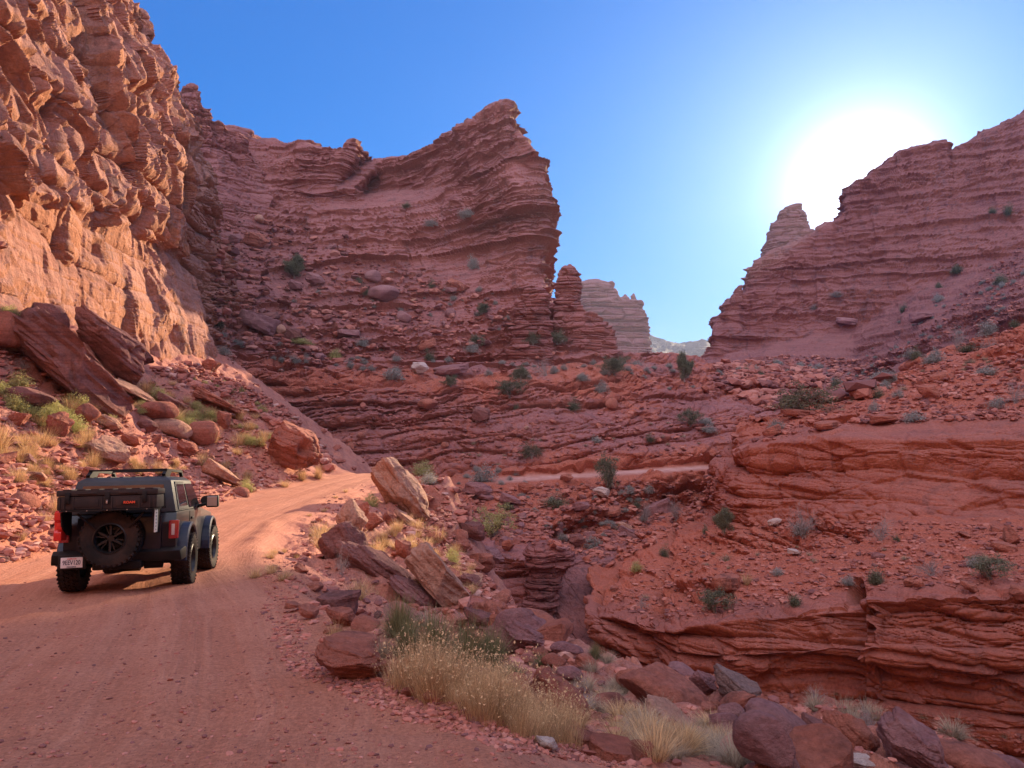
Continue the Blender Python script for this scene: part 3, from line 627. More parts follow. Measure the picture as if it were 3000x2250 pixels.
FM = [([(1400, 1160, 1000), (2500, 1160, 1000)], .5), ([(1400, 1040, 1350), (2500, 1040, 1350)], .5),
      ([(1400, 940, 1600), (1800, 960, 1600), (1908, 986, 1600), (1945, 988, 1600), (1955, 998, 1600), (1972, 1000, 1600), (2010, 1004, 1600), (2030, 998, 1600), (2060, 996, 1600), (2090, 1000, 1600), (2500, 980, 1600)], .5), ('rel', (0, 300, 0), .5), ('rel', (0, 200, -200), .5)]
build_patch('far_mesa', FM, 500, 120, lambda G, N, r: N * 0 + G + N * (14 * fbm(G, 90, 4, 300) + 5 * slabs(G, 25, 301))[..., None] if False else (G + N * (14 * fbm(G, 90, 4, 300) + 5 * slabs(G, 25, 301))[..., None], r), M_mesa, sm=1)
# unseen wall added behind the camera to bounce warm sunlight into the shade
BW = []
for k, (zz, rr) in enumerate([(-20, 0), (-6, 0), (2, 4), (14, 10), (30, 12), (46, 16), (60, 20)]):
    an = np.linspace(R(-75), R(75), 300); BW.append(np.stack([8 + (62 + rr) * np.sin(an), -8 - (48 + rr) * np.cos(an), np.full(300, float(zz))], -1))
BW = np.array(BW); jv = np.linspace(0, 6, 160); j0 = np.clip(jv.astype(int), 0, 5); BG = BW[j0] * (1 - (jv - j0))[:, None, None] + BW[j0 + 1] * (jv - j0)[:, None, None]
BN = grid_normals(BG); BN *= np.sign(np.sum(BN * (EYE - BG), -1, keepdims=True))
BG, br = cliffdisp(2.4, 1.4, 400)(BG, BN, np.ones(BG.shape[:2]) * .8)
link('bounce_wall', mesh_np('bounce_wall', BG, grid_faces(160, 300), M_cliff, {'rock': br}), kind='structure')
# wide desert floor out to the horizon, below everything
pl = mesh_np('desert_floor', np.array([[-2500, -900, -120], [2500, -900, -120], [2500, 2400, -120], [-2500, 2400, -120.]]), np.array([[0, 1, 2, 3]]), M_mesa); link('desert_floor', pl, kind='structure')
# air
def box_mesh(name, lo, hi, mat=None):
    x0, y0, z0 = lo; x1, y1, z1 = hi
    V = np.array([[x0, y0, z0], [x1, y0, z0], [x1, y1, z0], [x0, y1, z0], [x0, y0, z1], [x1, y0, z1], [x1, y1, z1], [x0, y1, z1]], float)
    return mesh_np(name, V, np.array([[3, 2, 1, 0], [4, 5, 6, 7], [0, 1, 5, 4], [1, 2, 6, 5], [2, 3, 7, 6], [3, 0, 4, 7]]), mat)
mh = bpy.data.materials.new('haze'); mh.use_nodes = True; th_ = mh.node_tree; th_.nodes.clear()
oh = th_.nodes.new('ShaderNodeOutputMaterial'); pv = th_.nodes.new('ShaderNodeVolumePrincipled'); th_.links.new(pv.outputs[0], oh.inputs['Volume'])
pv.inputs['Color'].default_value = (.60, .68, 1, 1); pv.inputs['Density'].default_value = 0.0001; pv.inputs['Anisotropy'].default_value = .45
HAZE = True
if HAZE: link('haze', box_mesh('haze', (-2600, -1000, -121), (2600, 2500, 175), mh), kind='stuff')
def fill_map():
    for _ in range(2):
        best = ZD.copy(); by = np.arange(ZH)[:, None] * np.ones((1, ZW), int); bx = np.ones((ZH, 1), int) * np.arange(ZW)[None, :]; cnt = np.zeros(ZD.shape, int)
        for dy in (-1, 0, 1):
            for dx in (-1, 0, 1):
                if dx == 0 and dy == 0: continue
                n = np.roll(ZD, (dy, dx), (0, 1)); near = n < ZD * .85; cnt += near
                m = n < best; best = np.where(m, n, best); by = np.where(m, np.roll(np.arange(ZH), dy)[:, None], by); bx = np.where(m, np.roll(np.arange(ZW), dx)[None, :], bx)
        rep = cnt >= 5
        sy, sx = by[rep], bx[rep]; zp, zn, zr = ZP[sy, sx].copy(), ZN[sy, sx].copy(), ZR[sy, sx].copy(); zd = ZD[sy, sx].copy()
        ZP[rep] = zp; ZN[rep] = zn; ZR[rep] = zr; ZD[rep] = zd
fill_map()

import bmesh
# ------------------------------------------------------------------ rocks
def ico(n):
    bm = bmesh.new(); bmesh.ops.create_icosphere(bm, subdivisions=n, radius=1)
    V = np.array([v.co[:] for v in bm.verts]); F = np.array([[v.index for v in f.verts] for f in bm.faces]); bm.free(); return V, F
def rock_shape(seed, sub=4, style='angular', hole=None):
    rg = np.random.RandomState(seed); V, F = ico(sub)
    V = V * 1.0
    ncut = {'angular': 13, 'slab': 9, 'round': 8, 'chip': 7}[style]
    for i in range(ncut):
        n = rg.normal(size=3); n /= np.linalg.norm(n)
        if style == 'slab' and i < 2: n = np.array([rg.normal() * .12, rg.normal() * .12, 1 if i else -1.]); n /= np.linalg.norm(n)
        off = rg.uniform(.50, .82) if style == 'angular' else (rg.uniform(.62, .9) if style != 'slab' else (.34 if i < 2 else rg.uniform(.6, .88)))
        d = V @ n - off; k = np.clip(d, 0, None); V = V - n * (k * (.97 if style != 'round' else .82))[:, None]
    for k in range(3): V[:, k] -= (V[:, k].max() + V[:, k].min()) / 2; V[:, k] /= np.abs(V[:, k]).max()
    if sub >= 3:
        nrm = V / (np.linalg.norm(V, axis=1, keepdims=True) + 1e-6)
        am = {'angular': .085, 'slab': .07, 'round': .07, 'chip': .05}[style]
        P = V + seed * 3.7
        h = am * (1.6 * fbm(P, 1.0, 3, seed) + .8 * fbm(P, .25, 4, seed + 1))
        if style != 'round': h = h + am * .9 * strata(P, .3, seed + 2, (0, 0), 1.0, 4) + am * .8 * slabs(P, .55, seed + 3, 1, 1)
        V = V + nrm * h[:, None]
    if hole is not None:
        for (c, r, dp) in hole:
            c = np.array(c, float); c /= np.linalg.norm(c); dist = np.linalg.norm(V / (np.linalg.norm(V, axis=1, keepdims=True)) - c, axis=1)
            V = V * (1 - dp * np.exp(-(dist / r) ** 4))[:, None]
    return V, F
def tone_mat(name, base, dark, light, s=.5, varnish=.65, bump=.5, bands=True):
    return rock_material(name, base, dark, light, None, s=s, bands=bands, varnish=varnish, bump=bump)
TM = {
    'red': tone_mat('red_boulder', (.42, .135, .085), (.25, .08, .06), (.50, .19, .13)),
    'dark': tone_mat('dark_varnished_boulder', (.25, .10, .085), (.13, .06, .06), (.36, .15, .12), varnish=.5),
    'tan': tone_mat('tan_boulder', (.50, .24, .16), (.36, .15, .10), (.60, .34, .24)),
    'purple': tone_mat('purple_boulder', (.32, .14, .13), (.20, .09, .10), (.42, .21, .19), varnish=.2),
    'pale': tone_mat('pale_stone', (.60, .42, .36), (.45, .28, .23), (.68, .55, .48), varnish=0),
    'slate': tone_mat('blue_grey_wet_slab', (.17, .10, .10), (.09, .06, .065), (.25, .16, .165), varnish=.3),
    'grey': tone_mat('grey_brown_boulder', (.26, .16, .14), (.14, .09, .09), (.36, .22, .18), varnish=.4)}
SHP = {}
def shape(style, k, sub=4, hole=None, nm='boulder'):
    key = (style, k, sub, str(hole), nm)
    if key not in SHP:
        V, F = rock_shape(1000 + 17 * k + 300 * ['angular', 'slab', 'round', 'chip'].index(style), sub, style, hole)
        SHP[key] = mesh_np(nm, V, F, TM['red'], {'rock': np.ones(len(V))}, smooth=(style == 'round'), loops=3)
    return SHP[key]
cam_right = Vector((1, 0, 0))
def put_rock(px, py, wpx, hpx, tilt, style, tone, label, k=0, dep=.8, yaw=0, group=None, cat='boulder', name='boulder', sub=4, sink=.12, hole=None, dist=None):
    """centre of the rock at (px, py) in the photograph; rests on the real surface below it"""
    P, n = surf(px, min(py + hpx * .42, 2245))
    d = dist or max(P.y, 1.5)
    w_, h_ = wpx * d / FPX / 2, hpx * d / FPX / 2
    c = Vector(at(px, py, d - .12 * w_ * dep))
    o = bpy.data.objects.new(name, shape(style, k, sub, hole, name)); COL.objects.link(o)
    o.location = c; o.scale = (w_, w_ * dep, h_)
    a = math.atan2(px - 1500, FPX)
    o.rotation_euler = (0, 0, 0)
    o.matrix_world = Matrix.Translation(c) @ Matrix.Rotation(-a, 4, 'Z') @ Matrix.Rotation(R(-tilt), 4, 'Y') @ Matrix.Rotation(R(yaw), 4, 'Z') @ Matrix.Diagonal((w_, w_ * dep, h_, 1))
    o.material_slots[0].link = 'OBJECT'; o.material_slots[0].material = TM[tone]
    tag(o, label, cat, group); return o
BOULDERS = [
 # left talus  (px,py,w,h,tilt,style,tone,label)
 (120,930,165,85,-8,'round','dark','rounded dark boulder lying against the foot of the sunlit cliff, above the huge leaning slab'),
 (12,965,110,110,0,'round','red','rounded boulder cut by the left edge of the photo beside the dark leaning slab'),
 (318,1010,280,120,-38,'angular','dark','big cracked brown block behind the huge leaning slab, under the cliff'),
 (215,1076,415,135,-42,'slab','dark','huge dark oval slab leaning steeply on the left talus'),
 (400,1050,90,80,-30,'angular','dark','brown block at the lower right end of the cracked block under the cliff'),
 (385,1142,150,34,-30,'slab','tan','thin pale-topped slab sticking out right of the huge leaning slab'),
 (497,1178,100,40,-35,'slab','dark','dark flat slab pointing downhill above the orange loaf-shaped rock'),
 (460,1202,118,55,-4,'round','red','smooth loaf-shaped orange-red boulder just right of the foot of the huge leaning slab'),
 (505,1252,115,52,-16,'round','tan','flat-topped rounded boulder under the loaf-shaped one'),
 (430,1248,62,40,-8,'round','dark','small rounded rock left of the flat-topped rounded boulder'),
 (597,1268,88,74,-12,'round','red','knobbly cracked boulder right of the rounded boulders on the left talus'),
 (85,1165,135,58,-14,'round','dark','dark elongated boulder left of the yellow-green bush'),
 (175,1245,75,75,5,'angular','red','upright pointed block on the talus below the yellow-green bush'),
 (255,1212,70,60,-20,'round','red','rounded red rock under the foot of the huge leaning slab'),
 (320,1242,70,45,-35,'angular','tan','angular rock lying below the tip of the huge leaning slab'),
 (640,1180,150,36,-27,'slab','red','long red ledge slab lying along the crest of the left talus'),
 (655,1230,50,50,-20,'angular','red','block on the talus crest left of the boulder with the hole'),
 (550,1316,60,46,-20,'angular','red','red block on the talus below the knobbly cracked boulder'),
 (60,1230,60,46,10,'angular','red','small upright block at the left edge below the dark elongated boulder'),
 (320,1318,120,80,-25,'slab','tan','smooth pale bedrock slab low on the left talus above the car'),
 (385,1290,60,36,-30,'angular','red','red angular rock on the talus above the car roof'),
 (270,1390,60,44,-25,'angular','red','dark red block on the bank just left behind the car'),
 (650,1390,120,46,-32,'slab','tan','pale smooth slab near the road edge right of the car'),
 (30,1010,60,50,20,'angular','tan','sunlit angular rock under the rounded boulder at the left edge'),
 (530,1090,50,30,-20,'angular','red','dark rock at the cliff foot beside the shaded slope'),
 (620,1075,54,46,0,'angular','red','block with one sunlit corner standing on the shaded slope right of the cliff foot'),
 (824,965,30,30,0,'round','tan','small orange boulder catching the sun beside the pointed brown rock on the far shoulder'),
 (862,982,50,44,-30,'angular','dark','pointed brown rock with a sunlit edge on the far shoulder'),
 # right embankment
 (1172,1440,225,120,-54,'angular','tan','tall sunlit slab leaning at the road edge on the crest'),
 (1257,1420,76,52,-15,'angular','tan','squarish sunlit rock right behind the tall leaning slab at the crest'),
 (1022,1525,110,95,-60,'angular','tan','rough tan block at the road edge above the dark pointed boulder'),
 (1060,1498,40,58,-60,'slab','red','narrow upright rock behind the rough tan block'),
 (1095,1530,52,54,-20,'angular','red','brown block right of the rough tan block'),
 (1140,1520,46,40,-30,'angular','red','small angular block under the tall leaning slab'),
 (1190,1520,90,26,-40,'slab','tan','thin sunlit slab below the tall leaning slab'),
 (1003,1602,135,145,-60,'angular','dark','upright rounded end of the big dark boulder beside the road'),
 (1085,1660,250,112,-36,'angular','dark','long tapering dark boulder lying below the road edge'),
 (1180,1610,55,55,-20,'angular','red','brown block in the grass above the long dark boulder'),
 (1287,1690,220,100,-42,'slab','tan','broad tan slab lying down the sunlit embankment'),
 (1226,1738,180,50,-34,'slab','purple','smooth lilac slab just below the tip of the long dark boulder'),
 (1377,1705,74,46,-20,'angular','dark','dark block perched on the right edge of the sunlit embankment'),
 (988,1765,130,72,-4,'slab','dark','flat-topped dark red block by the road below the big dark boulder'),
 (905,1790,60,34,-8,'slab','red','low orange stone left of the flat-topped dark red block'),
 (860,1775,50,22,-6,'slab','red','thin reddish stone at the road edge, leftmost of the flat stones'),
 (1000,1808,90,55,-8,'angular','red','broken red rock under the flat-topped block'),
 (1025,1940,200,100,-12,'angular','red','half-buried red block with a splintered right side at the road edge'),
 (1048,1965,50,28,-18,'round','pale','pale pinkish stone in front of the half-buried block'),
 (1198,2026,46,26,-10,'angular','red','dark little stone at the start of the blond grass strip'),
 (1271,2038,74,32,-4,'round','red','smooth red loaf stone at the road edge under the blond grass'),
 (1640,2050,205,110,-42,'angular','red','pitted brick-red rock standing in the grass right of the blond grass strip'),
 (1590,1985,60,70,10,'angular','red','horned top piece of the pitted brick-red rock'),
 (1404,1816,104,52,-18,'angular','dark','dark rock behind the green broom bushes'),
 (1545,1872,150,80,-22,'angular','purple','large block above the dry gully at the end of the embankment'),
 (1462,1830,70,50,-25,'angular','red','red block right of the dark rock behind the green bushes'),
 (1660,1898,96,36,-3,'round','purple','low rounded boulder at the gully mouth'),
 (1622,1936,76,42,-10,'round','red','rounded block below the low boulder at the gully mouth'),
 (1716,1943,66,46,-25,'angular','red','angular block just left of the bluff nose'),
 (1668,1970,80,36,-8,'round','purple','flat rounded rock in the grass below the gully mouth'),
 (1602,2178,66,34,-10,'angular','pale','pale pink angular stone on the road shoulder near the bottom'),
 (1705,2162,124,36,-6,'slab','red','flat red slab on the road shoulder near the bottom'),
 (1650,2120,90,30,-20,'slab','red','flat slab half hidden under the pitted red rock'),
 (2060,1998,80,56,-30,'angular','purple','block wedged between the big smooth dome and the dark rough boulder'),
 (2010,1996,130,76,-28,'angular','purple','boulder behind the shoulder of the big smooth dome'),
 (1962,2040,300,118,-30,'round','red','big smooth red dome-shaped boulder'),
 (1850,1990,90,60,-10,'round','red','rounded boulder at the left end of the big smooth dome'),
 (2160,2028,165,96,-26,'angular','grey','dark grey rough boulder beside the big smooth dome'),
 (2143,2090,78,60,0,'round','purple','round boulder in front of the dark grey rough one'),
 (2290,2132,225,100,-32,'round','purple','long striped boulder behind the cracked boulder'),
 (2244,2170,195,150,-28,'round','purple','large rounded boulder split by a dark crack'),
 (2146,2142,150,80,-36,'round','purple','sloping smooth boulder left of the cracked boulder'),
 (1958,2098,150,48,-30,'slab','tan','flat sloping slab in the grass in front of the big smooth dome'),
 (2478,2150,165,130,-40,'angular','red','pointed orange-brown boulder with a pale right side'),
 (2400,2150,120,70,-25,'angular','dark','dark block left of the pointed orange-brown boulder'),
 (2665,2190,190,135,-30,'angular','purple','rounded pitted boulder right of the pointed one'),
 (2835,2222,210,66,-12,'round','red','low wide boulder at the bottom right'),
 (2507,2228,100,40,-5,'angular','pale','whitish low stone in front of the pointed boulder'),
 (2612,2244,130,30,-4,'round','purple','low boulder cut by the bottom edge right of the whitish stone'),
 (2290,2230,110,50,-15,'round','purple','low boulder cut by the bottom edge below the cracked boulder'),
 (2950,2240,120,50,-10,'round','purple','boulder in the bottom right corner'),
 # ravine and far bank
 (1384,1556,78,56,-5,'angular','dark','brown block left of the yellowish juniper in the ravine'),
 (1432,1630,84,50,-15,'angular','purple','angular boulder in the ravine above the round one'),
 (1422,1655,54,46,0,'round','red','round red boulder at the ravine edge'),
 (1355,1600,50,36,0,'angular','red','small red block left of the ravine boulders'),
 (1490,1598,40,34,10,'angular','red','red block right of the yellowish juniper'),
 (1400,1437,82,50,-15,'angular','purple','boulder below the far road beside a grey shrub'),
 (1496,1466,66,30,-15,'slab','purple','flat slab under the far road'),
 (1622,1547,64,54,-25,'angular','purple','purple boulder on the far bank above the gully ledge'),
 (1690,1585,46,40,10,'angular','dark','dark block right of the purple boulder above the gully'),
 (1545,1430,60,34,-8,'angular','red','red rock directly below the far road'),
 (1660,1400,40,24,0,'angular','red','small red rock at the edge of the far road'),
 (1923,1495,86,58,14,'slab','purple','big purple slab lying on the far bank left of the bluff'),
 (1790,1500,60,26,10,'slab','red','flat red slab on the far bank left of the big purple slab'),
 (1760,1440,50,30,-10,'angular','pale','pale pink rock on the far bank below the road'),
 (1700,1480,52,26,12,'slab','purple','thin tilted slab in the middle of the far bank'),
 (1840,1560,60,26,-18,'slab','purple','tilted slab on the far bank below the big purple slab'),
 (2126,1702,84,42,-8,'slab','red','flat red boulder on the lower ledge of the bluff'),
 (2665,1706,34,26,10,'angular','red','left one of two small orange rocks on the bluff ledge'),
 (2692,1712,32,24,-8,'angular','red','right one of two small orange rocks on the bluff ledge'),
 (2270,1530,40,24,10,'angular','pale','whitish rock on the bluff ledge left of the bare grey bush'),
 (2325,1618,36,20,0,'slab','pale','pale flat stone in the middle of the bluff ledge'),
 (2840,1720,50,28,-12,'angular','red','orange rock at the rim of the lower cliff, right of the crack'),
 (2985,1740,50,44,0,'angular','red','orange rock on the lower rim at the right edge of the photo'),
 (2940,1600,70,24,-16,'slab','red','thin slab standing on the right part of the bluff ledge'),
 (2960,1570,40,60,20,'slab','red','upright thin slab at the right edge above the ledge'),
 (2330,1210,90,30,-8,'slab','red','flat orange slab on top of the bluff beside the gnarled juniper'),
 (2420,1245,70,28,8,'slab','red','loose orange slab on the bluff top'),
 (2590,1230,80,30,5,'slab','red','broad orange slab on the bluff top, right of the middle'),
 (2720,1150,60,44,0,'angular','red','dark red block on the slope at the bluff top'),
 (2755,1108,56,40,5,'round','red','rounded red rock on the slope above the bluff'),
 (2260,1262,56,28,16,'slab','red','orange slab at the upper left corner of the bluff'),
 # mesa
 (752,704,72,46,-10,'angular','red','big red boulder high on the shaded slope left of the conifer'),
 (866,838,46,30,-30,'angular','purple','tilted boulder just below the dark conifer'),
 (922,820,58,38,-25,'angular','purple','boulder right of the dark conifer'),
 (1093,808,48,38,-10,'round','purple','rounded boulder above the big cracked boulder on the mesa slope'),
 (1122,860,100,50,6,'round','purple','big cracked rounded boulder in the middle of the mesa slope'),
 (1333,838,58,40,-24,'angular','red','tilted orange boulder on the mesa slope right of the cracked one'),
 (759,942,120,56,-25,'slab','purple','large dark slab on the rubble slope below the cliffs'),
 (690,700,40,30,0,'angular','purple','boulder left of the big red boulder high on the shaded slope'),
 (1410,1218,58,52,-25,'angular','dark','dark block wedged at the top of the streaked gully'),
 (1322,1083,108,34,10,'slab','purple','long flat slab tilted on the middle slope'),
 (1792,1182,38,34,0,'round','red','rounded rock on the middle slope above the long red ledge'),
 (1252,1183,64,32,4,'round','red','flat rounded rock above the layered outcrop left of the gully'),
 (1229,1079,52,38,0,'angular','pale','pale pink boulder on the middle slope'),
 (1250,1010,60,26,20,'slab','red','thin red slab standing on the middle slope'),
 (1730,1076,18,16,0,'round','red','small round red rock on the middle slope'),
 (2290,1190,60,26,-20,'slab','purple','flat slab at the foot of the right ridge'),
 (2480,940,60,24,-6,'slab','purple','flat boulder on the lower ledge of the right ridge'),
 (2700,930,70,30,4,'slab','purple','large slab on the slope under the right ridge'),
]
for i, b in enumerate(BOULDERS):
    near = b[1] > 1500 or (b[0] < 1000 and b[1] > 880)
    put_rock(*b[:5], b[5], b[6], b[7], k=i % 7, dep=.7 if b[5] != 'slab' else .8, yaw=(i * 47) % 30 - 15, name='rock_slab' if b[5] == 'slab' else 'boulder', cat='rock slab' if b[5] == 'slab' else 'boulder', sub=5 if b[2] > 130 else 4)
put_rock(862, 1318, 150, 135, -24, 'angular', 'red', 'bulging outcrop boulder with a round hole at the bend of the road', k=3, dep=1.0, sub=6, cat='boulder', hole=[((.42, -.86, .30), .36, .6), ((.30, -.88, -.42), .16, .25)])
# crack on the split boulder is a dark wedge-shaped gap: a second half leaning on the first
print('boulders', round(time.time() - T00, 1))

rng = np.random.RandomState(5)
def region_points(n, poly, weight=None, seed=0):
    """random points on visible surfaces inside a photograph polygon"""
    rg = np.random.RandomState(seed); poly = np.array(poly, float); x0, y0 = poly.min(0); x1, y1 = poly.max(0); out = []
    tries = 0
    while len(out) < n and tries < n * 60:
        tries += 1; x, y = rg.uniform(x0, x1), rg.uniform(y0, y1)
        ins = False; j = len(poly) - 1
        for i in range(len(poly)):
            if (poly[i, 1] > y) != (poly[j, 1] > y) and x < (poly[j, 0] - poly[i, 0]) * (y - poly[i, 1]) / (poly[j, 1] - poly[i, 1]) + poly[i, 0]: ins = not ins
            j = i
        if not ins: continue
        X, Y = int(x / 4), int(y / 4)
        if not (0 <= X < ZW and 0 <= Y < ZH) or ZD[Y, X] > 1e8: continue
        if weight is not None and not weight(x, y, Y, X, rg): continue
        out.append((x, y, ZP[Y, X], ZN[Y, X]))
    return out
REG = {
 'left_talus': [(0, 1000), (120, 1000), (420, 1120), (560, 1130), (780, 1240), (860, 1290), (930, 1390), (700, 1452), (560, 1500), (400, 1540), (180, 1600), (0, 1650)],
 'embank': [(960, 1440), (1130, 1400), (1290, 1400), (1330, 1560), (1440, 1740), (1600, 1870), (1780, 1960), (2050, 1985), (2300, 2020), (2700, 2080), (3000, 2150), (3000, 2245), (1820, 2245), (1500, 2150), (1120, 2000), (900, 1900), (810, 1780), (800, 1650), (900, 1540)],
 'edge': [(1150, 1430), (1290, 1400), (1345, 1560), (1460, 1730), (1620, 1860), (1700, 1930), (1560, 1900), (1300, 1740), (1180, 1560)],
 'ramp': [(440, 1085), (560, 1060), (700, 1120), (830, 1190), (965, 1340), (970, 1385), (880, 1300), (790, 1235), (640, 1150), (560, 1130)],
 'ridge_foot': [(2090, 1062), (2300, 1040), (2600, 1060), (2600, 1150), (2250, 1200), (2100, 1130)],
 'far_bank': [(1330, 1430), (2100, 1400), (2080, 1500), (1750, 1680), (1690, 1620), (1580, 1590), (1450, 1590), (1350, 1560)],
 'mid_slope': [(640, 1030), (1500, 1000), (2060, 1060), (2200, 1200), (2140, 1340), (1000, 1380), (700, 1180)],
 'rubble_slope': [(600, 640), (900, 640), (1500, 900), (1500, 1000), (900, 1080), (640, 1000)],
 'ledge': [(1750, 1740), (1960, 1610), (2110, 1540), (3000, 1520), (3000, 1710), (2500, 1730), (2140, 1800), (1900, 1820)],
 'bluff_top': [(2200, 1300), (2280, 1220), (2560, 1150), (2720, 1040), (3000, 950), (3000, 1230), (2500, 1240)],
 'ridge_talus': [(2150, 1090), (2500, 1110), (2720, 960), (3000, 700), (3000, 930), (2700, 1020), (2500, 1160), (2250, 1200)],
}
# individual loose rocks, biggest first
LOOSE = [('left_talus', 45, (.25, .8), 'red', 'loose angular rock lying in the sunlit talus left of the road', 'loose rocks on the left talus'),
         ('embank', 70, (.18, .6), 'red', 'loose angular rock on the embankment right of the road', 'loose rocks on the embankment'),
         ('edge', 50, (.4, 1.3), 'red', 'loose block on the outer edge of the embankment above the gully', 'loose blocks along the embankment edge'),
         ('far_bank', 35, (.5, 1.5), 'purple', 'loose broken rock on the far bank below the far road', 'loose rocks on the far bank'),
         ('mid_slope', 30, (.6, 1.8), 'red', 'loose red rock on the shaded middle slope', 'loose rocks on the middle slope'),
         ('rubble_slope', 30, (1., 3.0), 'purple', 'fallen purple rock on the shaded rubble slope under the mesa', 'fallen rocks under the mesa'),
         ('ledge', 25, (.2, .7), 'red', 'loose red stone on the ledge between the two cliffs of the bluff', 'loose stones on the bluff ledge'),
         ('bluff_top', 14, (.4, 1.2), 'red', 'loose red rock on the slope at the top of the bluff', 'loose rocks on the bluff top')]
for gi, (reg, n, (s0, s1), tone, lab, grp) in enumerate(LOOSE):
    for k, (x, y, P, Nn) in enumerate(region_points(n, REG[reg], None, 70 + gi)):
        sz = s0 + (s1 - s0) * rng.rand() ** 2.2
        st = ['angular', 'slab', 'angular', 'round'][k % 4]
        o = bpy.data.objects.new('loose_rock', shape(st, k % 7, 3, None, 'loose_rock')); COL.objects.link(o)
        o.scale = (sz / 2 * rng.uniform(.8, 1.4), sz / 2 * rng.uniform(.7, 1.1), sz / 2 * rng.uniform(.35, .8)); o.location = Vector(P) + Vector((0, 0, sz * .08))
        o.rotation_euler = (rng.normal() * .3, rng.normal() * .3, rng.uniform(0, 6.28))
        o.material_slots[0].link = 'OBJECT'; o.material_slots[0].material = TM[tone if k % 5 else ['tan', 'dark', 'purple'][k % 3]]
        tag(o, lab, 'rock', grp)
# the uncountable rest: chips and gravel as one mesh
def build_rubble():
    bases = [rock_shape(500 + i, 1, 'chip' if i % 2 else 'angular') for i in range(8)]
    Vs, Fs, Ts = [], [], []; off = 0; rg = np.random.RandomState(9)
    spec = [('left_talus', 9000, .04, .34), ('edge', 2500, .06, .4), ('embank', 10000, .02, .24), ('ramp', 4500, .06, .75), ('far_bank', 3200, .12, .8), ('mid_slope', 1300, .2, .9), ('rubble_slope', 1600, .4, 1.8), ('ledge', 6000, .03, .32), ('bluff_top', 3000, .07, .6), ('ridge_talus', 1500, .3, 1.6), ('ridge_foot', 2200, .5, 2.4),
            ('road', 2600, .006, .04), ('shoulder', 4200, .008, .06)]
    REG['road'] = [(0, 1700), (600, 1640), (800, 1640), (900, 1940), (1500, 2160), (1800, 2245), (0, 2245)]
    REG['shoulder'] = [(780, 1640), (860, 1640), (900, 1900), (1130, 1995), (1500, 2120), (1850, 2220), (1820, 2248), (1480, 2200), (1080, 2070), (840, 1960), (770, 1800)]
    for reg, n, s0, s1 in spec:
        for k, (x, y, P, Nn) in enumerate(region_points(n, REG[reg], None, 900 + n)):
            P = np.array(P, float); 
            if reg == 'embank' and P[1] < 12 and rg.rand() < .55: continue
            d = max(P[1], 2); P[0] += rg.normal() * d * .0015; 
            sz = (s0 + (s1 - s0) * rg.rand() ** (8 if reg == 'embank' else 4.5)) * (min(1, d / 13) if reg == 'embank' else 1)
            V, F = bases[rg.randint(8)]; sc = sz / 2 * np.array([rg.uniform(.8, 1.5), rg.uniform(.7, 1.2), rg.uniform(.3, .7)])
            a = rg.uniform(0, 6.28); b = rg.normal() * .35; ca, sa, cb, sb = math.cos(a), math.sin(a), math.cos(b), math.sin(b)
            M = np.array([[ca, -sa, 0], [sa, ca, 0], [0, 0, 1]]) @ np.array([[1, 0, 0], [0, cb, -sb], [0, sb, cb]])
            Vs.append((V * sc) @ M.T + P + [0, 0, sz * .1]); Fs.append(F + off); off += len(V); Ts.append(np.full(len(V), .3 + .7 * rg.rand() if reg in ('left_talus', 'edge', 'ramp') else rg.rand() * .95))  # paler chips in the sunlit regions: the sun's brightness put into their tone
    m, t, b = new_mat('broken_sandstone')
    a = t.nodes.new('ShaderNodeAttribute'); a.attribute_name = 'tone'
    c = ramp(t, a.outputs['Fac'], [(0, (.17, .07, .065)), (.35, (.32, .11, .08)), (.7, (.42, .15, .105)), (.95, (.46, .20, .15)), (1, (.54, .33, .27))])
    g = t.nodes.new('ShaderNodeNewGeometry'); nn = noise(t, g.outputs['Position'], 9, 4, .7)
    c = mix(t, .5, c, ramp(t, nn, [(.3, (.3, .3, .3)), (.7, (.7, .7, .7))]), 'OVERLAY'); t.links.new(c, b.inputs['Base Color']); b.inputs['Roughness'].default_value = .92; b.inputs['Specular IOR Level'].default_value = .2
    me = mesh_np('rubble', np.concatenate(Vs), np.concatenate(Fs), m, {'tone': np.concatenate(Ts)}, loops=3)
    link('rubble', me, kind='stuff', label='broken red sandstone chips and gravel strewn over the road edges and slopes', cat='rubble')
build_rubble()
print('rubble', round(time.time() - T00, 1))

# ------------------------------------------------------------------ plants
def leaf_mat(name, c0, c1, rough=.8, trans=.25):
    m, t, b = new_mat(name); g = t.nodes.new('ShaderNodeNewGeometry')
    a = t.nodes.new('ShaderNodeAttribute'); a.attribute_name = 'tone'
    oi = t.nodes.new('ShaderNodeObjectInfo'); ad = t.nodes.new('ShaderNodeMath'); ad.operation = 'MULTIPLY_ADD'; t.links.new(oi.outputs['Random'], ad.inputs[0]); ad.inputs[1].default_value = .3; t.links.new(a.outputs['Fac'], ad.inputs[2])
    c = ramp(t, ad.outputs[0], [(0.1, c0), (1.1, c1)]); t.links.new(c, b.inputs['Base Color']); b.inputs['Roughness'].default_value = rough; b.inputs['Specular IOR Level'].default_value = .15
    tr = t.nodes.new('ShaderNodeBsdfTranslucent'); t.links.new(c, tr.inputs[0]); mx = t.nodes.new('ShaderNodeMixShader'); mx.inputs[0].default_value = trans
    t.links.new(b.outputs[0], mx.inputs[1]); t.links.new(tr.outputs[0], mx.inputs[2]); t.links.new(mx.outputs[0], t.nodes['Material Output'].inputs['Surface'])
    return m
